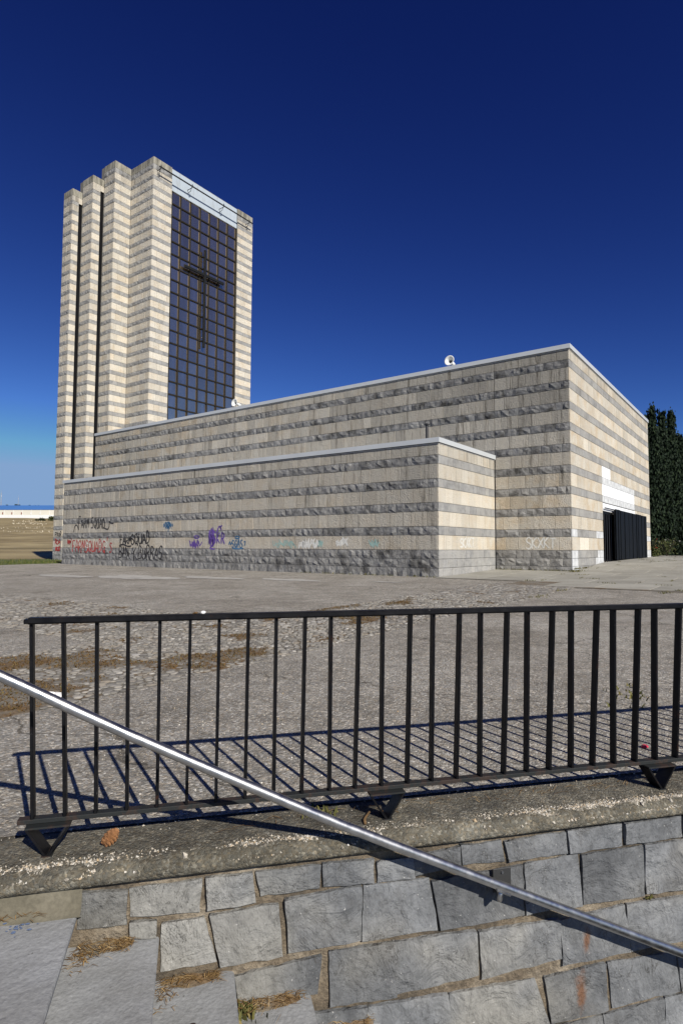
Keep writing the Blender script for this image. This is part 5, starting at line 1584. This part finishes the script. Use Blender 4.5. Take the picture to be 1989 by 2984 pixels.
for s in [LW * k / 14 for k in range(1, 14)]:
    wbox(MB(), s - .12, s + .12, -.30, -.02, 37.2, zw - .1).build('downpipe', M['whbase'], wh)
def mast(px, ytop, ybot, D, label, wide):
    p0 = at_depth(px, ybot, D); p1 = at_depth(px, ytop, D); h = p1.z - p0.z
    t = empty('radio_mast', p0); tag(t, label, 'mast', 'masts on the far hill')
    mb = MB(); q = []
    for k in range(3):
        a = k * 2.094; off = Vector((math.cos(a), math.sin(a), 0)) * wide
        mb.tube([p0 + off, p0 + off * .35 + Vector((0, 0, h * .85))], wide * .16, 5); q.append(off)
    mb.build('leg', M['mast'], t) if False else None
    for k in range(3):
        off = q[k]; MB().tube([p0 + off - Vector((0, 0, 4)), p0 + off * .4 + Vector((0, 0, h * .85))], wide * .15, 5).build('leg', M['mast'], t)
    lt = MB(); n = 12
    for j in range(n):
        f0, f1 = j / n, (j + 1) / n
        for k in range(3):
            a0 = q[k] * (1 - .6 * f0); a1 = q[(k + 1) % 3] * (1 - .6 * f1)
            lt.tube([p0 + a0 + Vector((0, 0, h * .85 * f0)), p0 + a1 + Vector((0, 0, h * .85 * f1))], wide * .09, 4)
    lt.build('lattice', M['mast'], t)
    MB().tube([p0 + Vector((0, 0, h * .84)), p0 + Vector((0, 0, h))], wide * .14, 5).build('antenna', M['mast'], t)
    MB().tube([p0 + Vector((wide * .5, 0, h * .62)), p0 + Vector((wide * .5, 0, h * .68))], wide * .35, 8).build('dish', M['whbase'], t)
mast(2.5, 1428, 1477, 950, 'taller lattice radio mast on the far hill at the picture edge', 0.9)
mast(53, 1443, 1472, 980, 'shorter thin radio mast on the far hill above the warehouse', 0.45)
def round_tree(p, h, rad, label, seed, mat, name='hill_tree', cat='tree', group='trees on the far hill'):
    r = random.Random(seed); t = empty(name, p); tag(t, label, cat, group); b = Vector(p)
    MB().tube([b - Vector((0, 0, 2)), b + Vector((0, 0, h * .5))], [h * .05, h * .03], 6).build('trunk', M['bark'], t)
    mb = MB(); pts = []
    for k in range(170):
        d = Vector((r.gauss(0, 1), r.gauss(0, 1), r.gauss(0, 1))).normalized() * r.uniform(.4, 1.0)
        f = 1 + .35 * noise.noise(d * 2 + Vector((seed, 0, 0)))
        pts.append(b + Vector((d.x * rad * f, d.y * rad * f, h * .55 + d.z * h * .45 * f)))
    clump_cloud(mb, pts, rad * .34, r, 0, 3); mb.build('crown', mat, t)
for i, (px, yb, w, hh, lb) in enumerate(((12, 1476, 5, 3, 'low dark tree on the far hill beside the taller mast'), (20, 1475, 7, 4, 'dark bush-like tree on the far hill between the masts'),
        (47, 1475, 8, 5, 'dark tree on the far hill in front of the shorter mast'), (56, 1475, 7, 4, 'dark tree on the far hill just past the shorter mast'),
        (87, 1477, 9, 4, 'broad dark tree on the far hill above the middle of the blue roof'), (101, 1477, 10, 3.4, 'first low tree of the hilltop clump nearer the tower'),
        (112, 1477, 8, 4, 'last tall tree of the hilltop clump nearer the tower'), (130, 1478, 8, 2, 'flat low bush on the far hill near the tower'), (153, 1479, 6, 3, 'small tree on the far hill touching the tower edge'))):
    p = at_depth(px, yb + 1.5, 930); hpx = 930 / 1752.24
    round_tree(p, (hh + 2) * hpx, w * .55 * hpx, lb, 300 + i, M['drytree'])
for i, (px, yb, w, hh, lb) in enumerate(((106, 1517, 8, 3.5, 'small round shrub in front of the warehouse plinth'), (122, 1519, 18, 7, 'wide dark round shrub in front of the warehouse'), (150, 1520, 19, 15, 'large green bush beside the tower in front of the warehouse'))):
    p = at_depth(px, yb, 560); k_ = 560 / 1752.24
    round_tree(p, hh * k_ * 1.1, w * .52 * k_, lb, 400 + i, M['shrub'] if i == 2 else M['drytree'], 'field_shrub', 'shrub', 'shrubs in front of the warehouse')
# rubble rows in the field, laid on the terrain
rr = random.Random(90); rk_ = MB(); gv = rk_
def on_field(x, y): return field_z(x, y)
def drop(px, yy):
    for D in range(60, 800, 3):
        p = at_depth(px, yy, D)
        if p.z <= on_field(p.x, p.y): return p, D
    return None, 0
for k in range(170):
    row = rr.choice((1550, 1551, 1526, 1528, 1520, 1538)); px = rr.uniform(-30, 160) if row > 1530 else rr.uniform(35, 135)
    p, D = drop(px, row + rr.gauss(0, 1.6))
    if p is None: continue
    chip_stone(p, D / 1752 * rr.uniform(.8, 2.2), rr)
o = rk_.build('rubble', M['rock']); tag(o, 'pale rocks scattered in rows across the dry field', 'rocks', kind='stuff')
